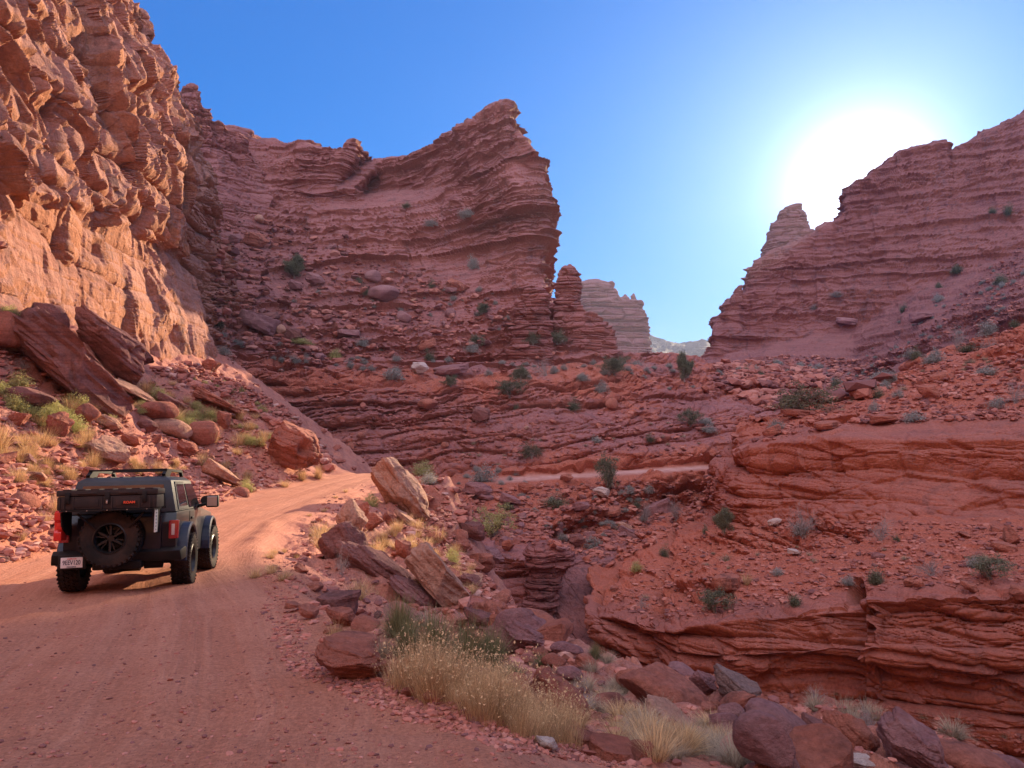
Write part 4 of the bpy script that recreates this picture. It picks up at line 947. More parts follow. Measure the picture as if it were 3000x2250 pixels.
PM = {'blond': leaf_mat('blond_grass', (.36, .20, .09), (.80, .55, .29), trans=.35), 'grey': leaf_mat('grey_straw', (.28, .20, .13), (.52, .40, .27), trans=.3), 'yellow': leaf_mat('yellow_green_bush', (.26, .26, .08), (.58, .52, .22), trans=.4),
      'sage': leaf_mat('grey_sage', (.20, .19, .16), (.40, .38, .33)), 'olive': leaf_mat('olive_broom', (.11, .105, .045), (.30, .27, .12)), 'juniper': leaf_mat('juniper_green', (.06, .065, .04), (.24, .23, .14)),
      'dull': leaf_mat('dull_juniper', (.08, .08, .05), (.20, .18, .10)), 'twig': leaf_mat('bare_twigs', (.22, .17, .15), (.42, .36, .33), trans=0), 'bark': leaf_mat('grey_bark', (.16, .11, .09), (.34, .26, .21), trans=0)}
def blades(n, rg, H=1., spread=1., wid=.012, curve=.5, base=.25, tilt0=.1, tilt1=1.1, seg=3, head=False):
    V, F, T = [], [], []; off = 0
    for i in range(n):
        az = rg.uniform(0, 6.283); r = base * math.sqrt(rg.rand()); ti = tilt0 + (tilt1 - tilt0) * rg.rand() ** .8
        h = H * rg.uniform(.55, 1.); p = np.array([r * math.cos(az), r * math.sin(az), 0.]); az2 = az + rg.normal() * .6
        out = np.array([math.cos(az2), math.sin(az2), 0]); side = np.array([-out[1], out[0], 0]) * wid * rg.uniform(.6, 1.4)
        t_ = ti; ton = rg.rand()
        for k in range(seg + 1):
            wk = side * (1 - .85 * k / seg)
            V += [p - wk, p + wk]; T += [ton] * 2
            if k < seg: F.append([off + 2 * k, off + 2 * k + 1, off + 2 * k + 3, off + 2 * k + 2])
            p = p + (out * math.sin(t_) * spread + np.array([0, 0, math.cos(t_)])) * h / seg; t_ += curve / seg * rg.uniform(.3, 1.4)
        off += 2 * (seg + 1)
        if head and rg.rand() < .35:
            for q in range(2):
                c = p + rg.normal(size=3) * .012; e = rg.normal(size=(2, 3)) * .012
                V += [c - e[0], c + e[1], c + e[0], c - e[1]]; F.append([off, off + 1, off + 2, off + 3]); T += [min(1, ton + .3)] * 4; off += 4
    return np.array(V), np.array(F), np.array(T)
def twigs(n, rg, H=1., wid=.01, depth=2):
    V, F, T = [], [], []
    def br(p, d, L, w_, lev):
        off = len(V); side = np.cross(d, rg.normal(size=3)); side /= np.linalg.norm(side) + 1e-6; s2 = np.cross(d, side); ton = rg.rand(); seg = 3; pts = []
        for k in range(seg + 1):
            ww = w_ * (1 - .6 * k / seg)
            V.extend([p + side * ww, p - side * .5 * ww + s2 * ww * .87, p - side * .5 * ww - s2 * ww * .87]); T.extend([ton] * 3); pts.append((p.copy(), d.copy()))
            if k < seg:
                for q in range(3): F.append([off + 3 * k + q, off + 3 * k + (q + 1) % 3, off + 3 * k + 3 + (q + 1) % 3, off + 3 * k + 3 + q])
            d = d + rg.normal(size=3) * .16 + np.array([0, 0, .04]); d /= np.linalg.norm(d); p = p + d * L / seg
        if lev > 0:
            for q in range(4):
                pp, dd = pts[rg.randint(1, seg + 1)]; nd = dd + rg.normal(size=3) * .5; nd /= np.linalg.norm(nd); br(pp.copy(), nd, L * rg.uniform(.4, .7), w_ * .55, lev - 1)
    tips = []
    for i in range(n):
        az = rg.uniform(0, 6.28); ti = rg.uniform(.1, 1.25); d = np.array([math.cos(az) * math.sin(ti), math.sin(az) * math.sin(ti), math.cos(ti)])
        br(np.zeros(3) + rg.normal(size=3) * [.05, .05, 0], d, H * rg.uniform(.5, .8), wid, depth)
    return np.array(V), np.array(F), np.array(T)
def leaves(C, n_each, size, rg, flat=1.):
    V, F, T = [], [], []
    tot = len(C) * n_each; cc = np.repeat(C, n_each, 0); a = rg.normal(size=(tot, 3)); a /= np.linalg.norm(a, axis=1, keepdims=True); b = np.cross(a, rg.normal(size=(tot, 3))); b /= np.linalg.norm(b, axis=1, keepdims=True)
    p = cc[:, :3] + rg.normal(size=(tot, 3)) * cc[:, 3:4] * .5 * [1, 1, flat]; s_ = size * rg.uniform(.5, 1.3, (tot, 1))
    V = np.stack([p - a * s_ * 1.6, p + b * s_ * .6, p + a * s_ * 1.6, p - b * s_ * .6], 1).reshape(-1, 3); F = np.arange(tot * 4).reshape(-1, 4)
    return V, F, np.repeat(rg.rand(tot) * .6 + np.repeat(rg.rand(len(C)), n_each) * .4, 4)
def pm(name, VFT, mat): return mesh_np(name, VFT[0], VFT[1], mat, {'tone': VFT[2]})
rgp = np.random.RandomState(77)
def jn(*a):
    V, F, T = [], [], []; off = 0
    for v, f, t in a: V.append(v); F.append(f + off); T.append(t); off += len(v)
    return np.concatenate(V), np.concatenate(F), np.concatenate(T)
def dome(n, rg, rmin=.55, zs=.75, lumpy=.2):
    d = rg.normal(size=(n, 3)); d[:, 2] = np.abs(d[:, 2]); d /= np.linalg.norm(d, axis=1, keepdims=True); r = rg.uniform(rmin, 1, n) * (1 - lumpy * rg.rand(n)) * .5
    return np.c_[d * r[:, None] * [1, 1, zs * 2], np.full(n, .16)]
PROTO = {}
for v in range(3):
    PROTO['blond_tuft', v] = pm('grass_tuft', blades(230, rgp, .95, 1, .008, .5, .22, .02, .8), PM['blond'])
    PROTO['grey_tuft', v] = pm('grass_tuft', blades(260, rgp, .8, 1, .009, .9, .22, .1, 1.3), PM['grey'])
    PROTO['tall_grass', v] = pm('tall_grass', blades(200, rgp, 1.0, 1, .006, .45, .45, .02, .45, 4, True), PM['blond'])
    PROTO['round_bush', v] = pm('dry_bush', blades(520, rgp, .62, 1, .006, .35, .12, .0, 1.45), PM['blond'])
    PROTO['yellow_bush', v] = pm('desert_bush', jn(blades(260, rgp, .7, 1, .006, .3, .12, .0, 1.3), leaves(dome(60, rgp), 26, .022, rgp)), PM['yellow'])
    PROTO['broom', v] = pm('broom_bush', jn(blades(900, rgp, .75, 1, .005, .45, .12, .0, 1.3), blades(300, rgp, .5, 1, .006, .3, .3, .0, 1.2)), PM['olive'])
    PROTO['sage', v] = pm('sage_bush', jn(blades(200, rgp, .6, 1, .007, .3, .12, .0, 1.35), leaves(dome(50, rgp), 22, .024, rgp)), PM['sage'])
    PROTO['green_bush', v] = pm('green_bush', jn(blades(150, rgp, .5, 1, .008, .2, .15, .0, 1.2), leaves(dome(60, rgp, .25, .75, .65), 42, .02, rgp)), PM['juniper'])
    PROTO['bare', v] = pm('bare_bush', twigs(16, rgp, .85, .010, 3), PM['twig'])
PSIZE = {'blond_tuft': (1.1, .9), 'grey_tuft': (1.3, .65), 'tall_grass': (1.2, 1.0), 'round_bush': (1.1, .6), 'yellow_bush': (1.1, .75), 'broom': (1.3, .72), 'sage': (1.1, .7), 'green_bush': (1.05, .75), 'bare': (1.3, .9)}
PNAME = {'blond_tuft': 'grass_tuft', 'grey_tuft': 'grass_tuft', 'tall_grass': 'tall_grass', 'round_bush': 'dry_bush', 'yellow_bush': 'desert_bush', 'broom': 'broom_bush', 'sage': 'sage_bush', 'green_bush': 'green_bush', 'bare': 'bare_bush'}
PCAT = {'blond_tuft': 'grass tuft', 'grey_tuft': 'grass tuft', 'tall_grass': 'grass tuft'}
def put_plant(kind, P, w_, h_, label, group=None, rg=rgp):
    o = bpy.data.objects.new(PNAME[kind], PROTO[kind, rg.randint(3)]); COL.objects.link(o)
    a, b = PSIZE[kind]; o.location = Vector(P) - Vector((0, 0, .04 * h_)); o.scale = (w_ / a, w_ / a, h_ / b); o.rotation_euler = (rg.normal() * .08, rg.normal() * .08, rg.uniform(0, 6.28))
    tag(o, label, PCAT.get(kind, 'bush'), group); return o
def plant_px(kind, px, py, wpx, hpx, label, group=None):
    """(px,py) is the centre of the plant in the photograph"""
    P, n = surf(px, min(py + hpx * .5, 2246)); d = max(P.y, 1.5)
    return put_plant(kind, P, wpx * d / FPX, hpx * d / FPX, label, group)
PL = [
 ('yellow_bush',224,1168,92,72,'yellow-green bush beside the foot of the huge leaning slab'),
 ('yellow_bush',56,1105,80,54,'yellow-green bush under the huge leaning slab at the left edge'),
 ('blond_tuft',430,1114,60,50,'blond bush on the slab ledge right of the huge leaning slab'),
 ('yellow_bush',555,1215,70,36,'low yellow bush left of the long ledge slab on the talus'), ('yellow_bush',612,1208,56,46,'yellow-green bush under the long ledge slab on the talus'),
 ('round_bush',174,1470,105,104,'large round blond bush on the bank left of the car'), ('blond_tuft',135,1512,60,46,'spiky pale tuft at the foot of the large round blond bush'),
 ('blond_tuft',405,1358,72,54,'blond tuft on the bank above the car roof'), ('blond_tuft',608,1330,48,46,'blond tuft on the bank between the smooth slab and the boulder with the hole'),
 ('round_bush',883,1384,54,46,'round blond bush at the road edge under the boulder with the hole'), ('round_bush',932,1372,52,50,'blond bush right of the round one under the boulder with the hole'),
 ('yellow_bush',725,1416,50,42,'yellowish bush at the left road edge beyond the car'), ('blond_tuft',835,1412,44,26,'low tuft at the left road edge near the boulder with the hole'),
 ('round_bush',224,1283,90,50,'dry blond bush on the talus below the pointed block'), ('round_bush',135,1346,80,42,'dry blond bush on the left bank under the pale slab'),
 ('blond_tuft',20,1310,60,50,'blond tuft at the left edge halfway up the bank'), ('bare',60,1062,60,36,'grey bare bush in the shade under the huge leaning slab'), ('yellow_bush',20,905,80,34,'sunlit yellow-green bush at the cliff foot, left edge'),
 ('blond_tuft',60,1560,50,36,'small blond tuft at the foot of the left bank'),
 ('yellow_bush',1238,1366,78,44,'bright yellow-green bush on the crest right of the tall leaning slab'), ('round_bush',1141,1360,44,28,'small pale bush on the crest behind the tall leaning slab'),
 ('yellow_bush',1084,1462,56,46,'yellow bush at the right road edge before the crest'), ('blond_tuft',938,1545,84,66,'blond grass tuft at the right road edge above the dark boulder'), ('blond_tuft',985,1560,50,50,'blond tuft touching the dark boulder'),
 ('round_bush',1110,1602,74,56,'pinkish dry bush right behind the dark boulder'), ('yellow_bush',1235,1548,36,34,'small green bush on the sunlit embankment'), ('yellow_bush',1280,1590,60,44,'yellow bush high on the sunlit embankment edge'),
 ('yellow_bush',1325,1625,56,50,'yellow bush low on the sunlit embankment edge'), ('blond_tuft',1215,1650,40,36,'tuft between the dark boulder and the broad tan slab'), ('blond_tuft',1230,1690,56,32,'sunlit tuft under the broad tan slab'),
 ('bare',1000,1640,50,80,'thin dry stalks in front of the dark boulder'),
 ('blond_tuft',1045,1712,80,80,'tall blond tuft in front of the long dark boulder'), ('blond_tuft',1085,1752,80,80,'blond tuft below the tip of the long dark boulder'),
 ('broom',1165,1785,160,150,'dark green broom bush, uppermost on the bank below the long dark boulder'), ('broom',1265,1840,200,180,'green broom bush, second from the left in the row on the bank'), ('broom',1360,1860,210,180,'green broom bush, third from the left in the row on the bank'), ('broom',1435,1880,160,150,'green broom bush at the right end of the row on the bank'),
 ('broom',1190,1855,150,130,'green broom bush in the lower left of the row on the bank'), ('grey_tuft',1250,1800,110,60,'straw-coloured grass between the broom bushes'), ('broom',1500,1960,110,50,'low green broom bush behind the blond grass strip'),
 ('blond_tuft',985,1845,60,90,'white-blond grass tuft left of the half-buried block'), ('blond_tuft',1035,1860,64,50,'low pale tuft fanning over the half-buried block'), ('grey_tuft',1120,1880,80,80,'grey grass right of the half-buried block'),
 ('broom',1740,1900,60,60,'green broom bush at the foot of the bluff nose'), ('broom',1590,1935,90,56,'green bush among the boulders at the gully mouth'),
 ('bare',1700,2050,100,80,'bleached dead branches right of the pitted red rock'),
 ('bare',2390,2030,60,50,'small bare bush among the boulders at the bottom right'), ('bare',2540,2110,90,80,'bare grey bush right of the pointed boulder'), ('sage',2270,2085,50,36,'small sage bush behind the round boulder'),
 # bluff
 ('bare',2355,1526,110,90,'large bare grey bush at the foot of the upper bluff cliff'), ('sage',2340,1548,70,36,'grey-green undergrowth of the large bare bush'), ('green_bush',2566,1678,74,60,'dense round green bush in the middle of the bluff ledge'),
 ('green_bush',2325,1745,58,46,'yellowish green bush on the rim of the lower cliff'), ('bare',2732,1660,100,52,'pale grey bush right of the dense round green bush'), ('green_bush',2066,1546,26,30,'tiny green bush at the left end of the bluff ledge'),
 ('green_bush',1944,1608,40,40,'small green bush on the left edge of the bluff ledge'), ('yellow_bush',1867,1655,46,34,'yellowish bush at the left edge of the bluff ledge'), ('blond_tuft',2187,1688,44,42,'pale grass tuft right of the flat red boulder on the ledge'),
 ('grey_tuft',2127,1629,46,28,'grey grass tuft on the upper part of the bluff ledge'), ('sage',2276,1672,54,26,'low grey bush left of the dense green bush'), ('bare',2576,1548,90,66,'thin bare bush right of the large bare grey bush'), ('green_bush',2626,1572,32,26,'tiny dark green bush under the thin bare bush'),
 ('bare',1877,1762,44,38,'grey bare bush above the nose of the bluff'), ('sage',2480,1700,54,30,'dry low bush at the rim left of the crack'), ('sage',2850,1640,60,40,'grey bush left of the juniper at the right edge of the ledge'),
 ('green_bush',2563,1142,70,46,'olive green bush on the bluff top right of the gnarled juniper'), ('bare',2802,985,62,64,'pale bare bush on the crest of the right slope'), ('green_bush',2832,1014,80,34,'olive bush spread on the crest of the right slope'), ('bare',2885,1010,56,50,'bare bush right of the spread olive bush'),
 ('sage',2892,1082,80,32,'long low grey bush on the right slope'), ('sage',2925,1176,64,42,'round grey bush near the right edge of the slope'), ('sage',2672,1218,80,34,'grey-green bush on the rim of the upper cliff'), ('sage',2557,1187,44,34,'grey bush left of the rim bush'), ('sage',2275,1240,64,28,'grey bush at the upper left of the bluff'),
 ('bare',2972,1145,64,70,'tangle of bleached dead wood at the right edge'),
 # far bank and slopes
 ('sage',1415,1385,100,50,'large grey bush at the near end of the far road'), ('green_bush',1625,1465,100,44,'wide green bush on the far bank below the road'), ('green_bush',1480,1475,60,28,'low green bush in the ravine under the far road'), ('bare',1890,1500,60,60,'grey bare bush left of the big purple slab'),
 ('bare',1980,1490,70,60,'grey bare bush right of the big purple slab'), ('green_bush',1864,1474,36,24,'green bush above the big purple slab'), ('sage',1900,1430,40,30,'grey bush on the far bank just below the road'), ('sage',1740,1590,80,34,'grey bush on the far bank above the bluff nose'),
 ('bare',1600,1068,74,56,'pale grey bush on the middle slope above the round red rock'), ('sage',1690,1012,46,30,'grey bush under the rock shoulder'), ('sage',1860,1070,90,24,'strip of grey sage on the middle slope'), ('sage',1700,1100,50,26,'pale tuft of sage on the middle slope'),
 ('green_bush',1262,1034,50,40,'dark green bush on the middle slope'), ('sage',1380,1020,60,30,'grey-green bush left of the small juniper on the slope'), ('green_bush',1910,1283,38,26,'dark green bush above the far road'), ('sage',1748,1286,46,26,'grey bush above the far road'), ('sage',2070,1228,60,24,'grey bush right of the juniper above the far road'),
 ('sage',2080,1260,70,20,'trailing grey brush near the bluff corner'), ('green_bush',1680,1172,54,40,'green bush in the middle of the slope'), ('sage',1760,1130,56,34,'grey-green bush on the open red slope'), ('green_bush',1510,1188,24,22,'small green bush above the layered outcrop'),
 ('green_bush',1055,818,34,30,'dark green bush left of the cracked boulder'), ('green_bush',1075,845,36,34,'yellowish green bush touching the cracked boulder'), ('green_bush',1266,826,28,32,'green bush right of the cracked boulder'), ('sage',1385,764,44,40,'pale grey bush high on the mesa slope'), ('sage',1360,620,70,26,'grey brush on the high mesa ledge'),
 ('sage',1260,650,60,22,'grey brush left part of the high mesa ledge'), ('green_bush',1190,598,40,18,'dark brush under the upper mesa cliff'), ('green_bush',1012,970,30,32,'dark green bush low on the mesa slope'), ('sage',1060,1000,50,26,'grey-green brush at the mesa foot'), ('green_bush',642,932,54,46,'dark bush in the shade right of the cliff foot'), ('yellow_bush',980,1030,50,36,'sunlit yellow bush on the far shoulder'),
 ('yellow_bush',890,1000,80,20,'sunlit yellow brush along the far shoulder'), ('sage',1150,1090,90,40,'dark grey-green brush on the slope below the far shoulder'),
 ('green_bush',2450,1112,46,34,'dark green bush behind the gnarled juniper'), ('green_bush',2525,1126,50,30,'green bush at the ridge foot right of the gnarled juniper'), ('sage',2630,1150,50,28,'grey bush at the ridge foot'), ('green_bush',2799,782,48,36,'dark green bush under the right ridge wall'), ('green_bush',2953,604,40,42,'dark green bush on the right ridge ledge'), ('green_bush',2905,608,34,24,'low dark bush left of the ridge ledge bush'),
 ('green_bush',2749,830,30,26,'small dark bush on the ridge slope'), ('green_bush',2646,895,34,30,'dark green bush above the slab on the ridge slope'), ('sage',2750,870,44,26,'grey bush on the ridge slope'), ('green_bush',2928,810,58,42,'broad dark green bush on the ridge slope'), ('green_bush',2683,1028,46,42,'dark green bush at the crest meeting the ridge'), ('green_bush',2962,934,50,34,'green bush low on the ridge slope by the right edge'),
 ('green_bush',2185,1078,32,30,'dark green bush at the left foot of the ridge'), ('green_bush',2230,1090,34,24,'low green bush at the ridge foot'), ('sage',2385,895,36,20,'grey bush on a ledge of the ridge wall'), ('sage',2450,860,60,22,'grey bushes on a ledge of the ridge wall'),
]
for p in PL: plant_px(*p)
print('plants', round(time.time() - T00, 1))
# grass strip along the road edge and other groups
def strip(kind, pts, n, w0, w1, hk, jitter, label, group, seed):
    rg = np.random.RandomState(seed); pts = np.array(pts, float)
    for i in range(n):
        t = rg.rand() * (len(pts) - 1); j = int(t); f = t - j; q = pts[j] * (1 - f) + pts[min(j + 1, len(pts) - 1)] * f
        px, py = q[0] + rg.normal() * jitter, q[1] + rg.normal() * jitter * .5
        P, nn = surf(px, min(2246, py)); 
        if P is None: continue
        w_ = rg.uniform(w0, w1); put_plant(kind, P, w_, w_ * hk * rg.uniform(.65, 1.25), label, group, rg)
strip('tall_grass', [(1180, 2000), (1290, 2025), (1420, 2085), (1540, 2140), (1620, 2170)], 66, .16, .42, .95, 24, 'tall blond seed grass in the strip along the right road edge', 'tall blond grass along the road edge', 1)
strip('tall_grass', [(1220, 1975), (1350, 2010), (1480, 2070), (1600, 2120)], 36, .18, .36, .95, 20, 'tall blond seed grass in the strip along the right road edge', 'tall blond grass along the road edge', 2)
strip('grey_tuft', [(2300, 2120), (2450, 2060), (2700, 2120), (2950, 2180)], 18, .25, .5, .6, 40, 'grey grass tuft between the boulders at the right', 'grey grass tufts at the right', 17)
strip('grey_tuft', [(1730, 1990), (1800, 2080), (1900, 2160), (2050, 2190), (2200, 2210)], 44, .28, .55, .55, 60, 'grey-blond grass tuft among the boulders below the road', 'grey grass tufts at the lower right', 3)
strip('blond_tuft', [(1760, 2060), (1850, 2150), (2000, 2210), (2130, 2160)], 26, .22, .42, .7, 55, 'pale blond grass tuft among the boulders below the road', 'blond grass tufts at the lower right', 4)
strip('blond_tuft', [(0, 1340), (120, 1300), (300, 1200), (520, 1180), (640, 1230), (800, 1300)], 52, .55, 1.1, .7, 60, 'blond grass tuft on the sunlit left talus', 'grass tufts on the left talus', 5)
strip('yellow_bush', [(20, 1200), (160, 1230), (400, 1190), (620, 1220), (760, 1300)], 40, .5, 1.2, .6, 45, 'small yellow-green bush on the sunlit left talus', 'small bushes on the left talus', 6)
strip('yellow_bush', [(560, 1100), (700, 1150), (820, 1220), (900, 1290)], 22, .4, 1.0, .6, 18, 'small yellow-green bush on the crest of the talus above the bend', 'bushes on the talus crest', 19)
strip('round_bush', [(40, 1420), (150, 1400), (300, 1350), (450, 1360), (600, 1380), (720, 1400)], 26, .5, 1.0, .7, 30, 'dry blond bush on the lower bank left of the road', 'dry bushes on the left bank', 18)
strip('blond_tuft', [(900, 1560), (1090, 1600), (1220, 1560), (1300, 1620), (1360, 1720)], 44, .4, .8, .75, 40, 'blond grass tuft on the sunlit embankment', 'grass tufts on the embankment', 7)
strip('grey_tuft', [(1880, 1720), (2150, 1650), (2400, 1610), (2700, 1640), (2950, 1620)], 20, .3, .6, .55, 45, 'small grey grass tuft on the bluff ledge', 'grass tufts on the bluff ledge', 8)
strip('grey_tuft', [(2300, 1190), (2560, 1170), (2700, 1110), (2860, 1060), (2980, 1080)], 28, .5, 1.0, .5, 36, 'pale grass tuft on the slope at the top of the bluff', 'grass tufts on the bluff top', 9)
strip('sage', [(1350, 1400), (1600, 1440), (1900, 1470), (1800, 1540), (1500, 1540)], 50, .5, 1.3, .5, 50, 'small grey bush on the far bank below the far road', 'small grey bushes on the far bank', 10)
strip('sage', [(700, 1040), (1000, 1060), (1400, 1080), (1800, 1090), (2050, 1120)], 60, .8, 1.9, .5, 45, 'small grey bush on the middle slope', 'small grey bushes on the middle slope', 11)
strip('grey_tuft', [(1350, 1330), (1700, 1300), (2000, 1270), (2100, 1290)], 22, .6, 1.1, .5, 40, 'pale grass tuft on the slope above the far road', 'grass tufts above the far road', 12)
strip('sage', [(2520, 1120), (2700, 990), (2850, 880), (2980, 800)], 60, 1.2, 2.6, .55, 60, 'grey-green bush on the talus under the right ridge', 'bushes on the ridge talus', 13)
strip('sage', [(2120, 1090), (2300, 1080), (2500, 1110), (2620, 1130)], 40, 1.0, 2.4, .55, 22, 'grey-green bush at the foot of the right ridge', 'bushes at the ridge foot', 16)
strip('sage', [(660, 1000), (900, 900), (1200, 860), (1450, 900), (1500, 980)], 30, .8, 2.0, .5, 60, 'small grey bush on the mesa slope', 'small bushes on the mesa slope', 14)
strip('blond_tuft', [(760, 1700), (830, 1620), (950, 1500), (1060, 1440)], 14, .2, .4, .6, 22, 'low grass tuft at the right edge of the dirt road', 'low tufts at the road edge', 15)

# junipers: twisted trunk and limbs, crown of small sprays
def juniper_meshes(seed, gnarl=.5, dens=1.0, conic=0.0, nlimb=9):
    rg = np.random.RandomState(seed); V, F, T = [], [], []; tips = []
    def tube(p, d, L, r0, r1, seg, lev):
        off = len(V); ns = 6; pts = []
        for k in range(seg + 1):
            up = np.cross(d, [.3, .9, .1]); up /= np.linalg.norm(up); s2 = np.cross(d, up); r = r0 + (r1 - r0) * k / seg
            for q in range(ns):
                a = 6.283 * q / ns; V.append(p + (up * math.cos(a) + s2 * math.sin(a)) * r * (1 + .25 * rg.normal() * .5)); T.append(rg.rand())
            pts.append((p.copy(), d.copy(), r))
            if k < seg:
                for q in range(ns): F.append([off + ns * k + q, off + ns * k + (q + 1) % ns, off + ns * (k + 1) + (q + 1) % ns, off + ns * (k + 1) + q])
            d = d + rg.normal(size=3) * gnarl * .35; d[2] += .06; d /= np.linalg.norm(d); p = p + d * L / seg
        if lev > 0:
            for q in range(3):
                pp, dd, r = pts[rg.randint(seg // 2, seg + 1)]; nd = dd + rg.normal(size=3) * .7; nd /= np.linalg.norm(nd); tube(pp.copy(), nd, L * rg.uniform(.45, .75), r * .6, r * .2, 4, lev - 1)
        else: tips.append(p.copy()); tips.append(pts[len(pts) // 2][0])
    tube(np.zeros(3), np.array([.05, 0, 1.]), .45, .05, .03, 6, 0)
    for i in range(nlimb):
        h = rg.uniform(.03, .45); az = rg.uniform(0, 6.28); sp = 1.0 - conic * h * 1.6
        tube(np.array([0, 0, h]), np.array([math.cos(az) * sp, math.sin(az) * sp, rg.uniform(.3, 1.0)]) / 1.3, .42 * (1 - conic * .8 * h), .026, .008, 5, 1)
    tr = (np.array(V), np.array(F), np.array(T))
    tp = np.array(tips); tp = tp[tp[:, 2] > .15]
    C = np.c_[tp + rg.normal(size=tp.shape) * .02, np.full(len(tp), .13)]
    C = np.concatenate([C, np.c_[tp + rg.normal(size=tp.shape) * .06, np.full(len(tp), .10)]])
    lv = leaves(C, int(46 * dens), .016, rg, .8)
    return tr, lv
JP = {}
for nm, args, cm in (('dense', (11, .5, 1.7, .3, 11), 'juniper'), ('conifer', (12, .3, 1.9, 1.0, 13), 'juniper'), ('open', (13, .8, .9, 0, 9), 'juniper'), ('dull', (14, 1.0, .75, 0, 10), 'dull'), ('dense2', (15, .5, 1.4, .1, 11), 'juniper'), ('yellow', (16, .9, .7, .0, 9), 'yellow')):
    tr, lv = juniper_meshes(*args); JP[nm] = (pm('trunk', tr, PM['bark']), pm('crown', lv, PM[cm]))
JL = [
 ('conifer',861,777,62,76,'dark conical juniper on the shaded slope under the mesa'),
 ('open',1495,1138,86,62,'spreading juniper on the middle slope, lower of two close together'), ('dense',1524,1096,50,48,'round juniper on the middle slope, upper of two close together'),
 ('dense2',1800,1067,70,64,'round dark juniper on the open middle slope'), ('conifer',2007,1070,48,96,'tall narrow juniper on the saddle with a pale trunk'), ('open',2022,1222,66,58,'bushy juniper above the far road near the bluff'),
 ('dull',1630,983,66,56,'dull green juniper at the foot of the pinnacle'), ('dense2',1402,1000,42,48,'small juniper on the mesa foot'), ('open',1776,1384,72,122,'tall open juniper standing at the far road'),
 ('dull',1558,1315,62,58,'half-dead juniper on the slope above the far road'), ('dense',1409,906,36,36,'small dark juniper on the mesa slope'), ('dense2',1323,1116,38,40,'small dark juniper left of the two close junipers'),
 ('dull',2350,1160,156,112,'gnarled olive juniper with twisted bare branches on the bluff top'), ('conifer',2122,1523,58,80,'small upright juniper at the left end of the bluff ledge'), ('open',2092,1758,94,76,'open juniper on the rim of the lower cliff'),
 ('open',2900,1662,112,78,'spreading juniper with exposed roots on the right of the ledge'), ('yellow',1444,1523,104,106,'sparse yellowish juniper in the ravine'), ('dull',1560,985,44,50,'dull juniper left of the pinnacle foot'),
]
rj = np.random.RandomState(3)
def place_juniper(kind, px, py, wpx, hpx, label):
    P, n = surf(px, py + hpx * .48); d = P.y
    t = bpy.data.objects.new('juniper_tree', None); COL.objects.link(t); t.location = P - Vector((0, 0, .05)); t.empty_display_size = .2
    t.rotation_euler = (0, 0, rj.uniform(0, 6.28)); W_, H_ = wpx * d / FPX, hpx * d / FPX; t.scale = (W_ / .95, W_ / .95, H_ / .98)
    tag(t, label, 'tree')
    for nm, me in zip(('trunk', 'crown'), JP[kind]):
        o = bpy.data.objects.new(nm, me); COL.objects.link(o); o.parent = t
for j in JL: place_juniper(*j)
print('junipers', round(time.time() - T00, 1))

# water stains and the thin trickle in the gullies
def trickle(pts, wid, name, label):
    P = [np.array(surf(x, y)[0]) for x, y in pts]; P = np.array(P); P[:, 1] -= .25; P[:, 2] += .05
    t = np.linspace(0, len(P) - 1, 60); j = np.clip(t.astype(int), 0, len(P) - 2); f = (t - j)[:, None]; Q = P[j] * (1 - f) + P[j + 1] * f
    Q = blur(Q, 2, 0); wv_ = wid * (.5 + .7 * np.abs(perlin(t * .9, 0, 0, 5)) + .3 * perlin(t * 3, 1, 0, 6)); Q[:, 0] += .15 * perlin(t * .7, 2, 0, 7)
    prof = [(-1, .06), (-.5, -.03), (.5, -.03), (1, .06)]
    G = np.stack([Q + np.stack([wv_ * a, np.full(60, b), np.zeros(60)], -1) for a, b in prof], 1)
    m, tt, b_ = new_mat('wet_mineral_streak'); b_.inputs['Base Color'].default_value = (.42, .50, .60, 1); b_.inputs['Roughness'].default_value = .25
    g = tt.nodes.new('ShaderNodeNewGeometry'); c = ramp(tt, noise(tt, mapped(tt, g.outputs['Position'], (3, 3, .8)), 1.5, 5, .7), [(.35, (.14, .13, .16)), (.6, (.32, .36, .42))]); tt.links.new(c, b_.inputs['Base Color'])
    link(name, mesh_np(name, G, grid_faces(60, 4), m, smooth=True), kind='structure')

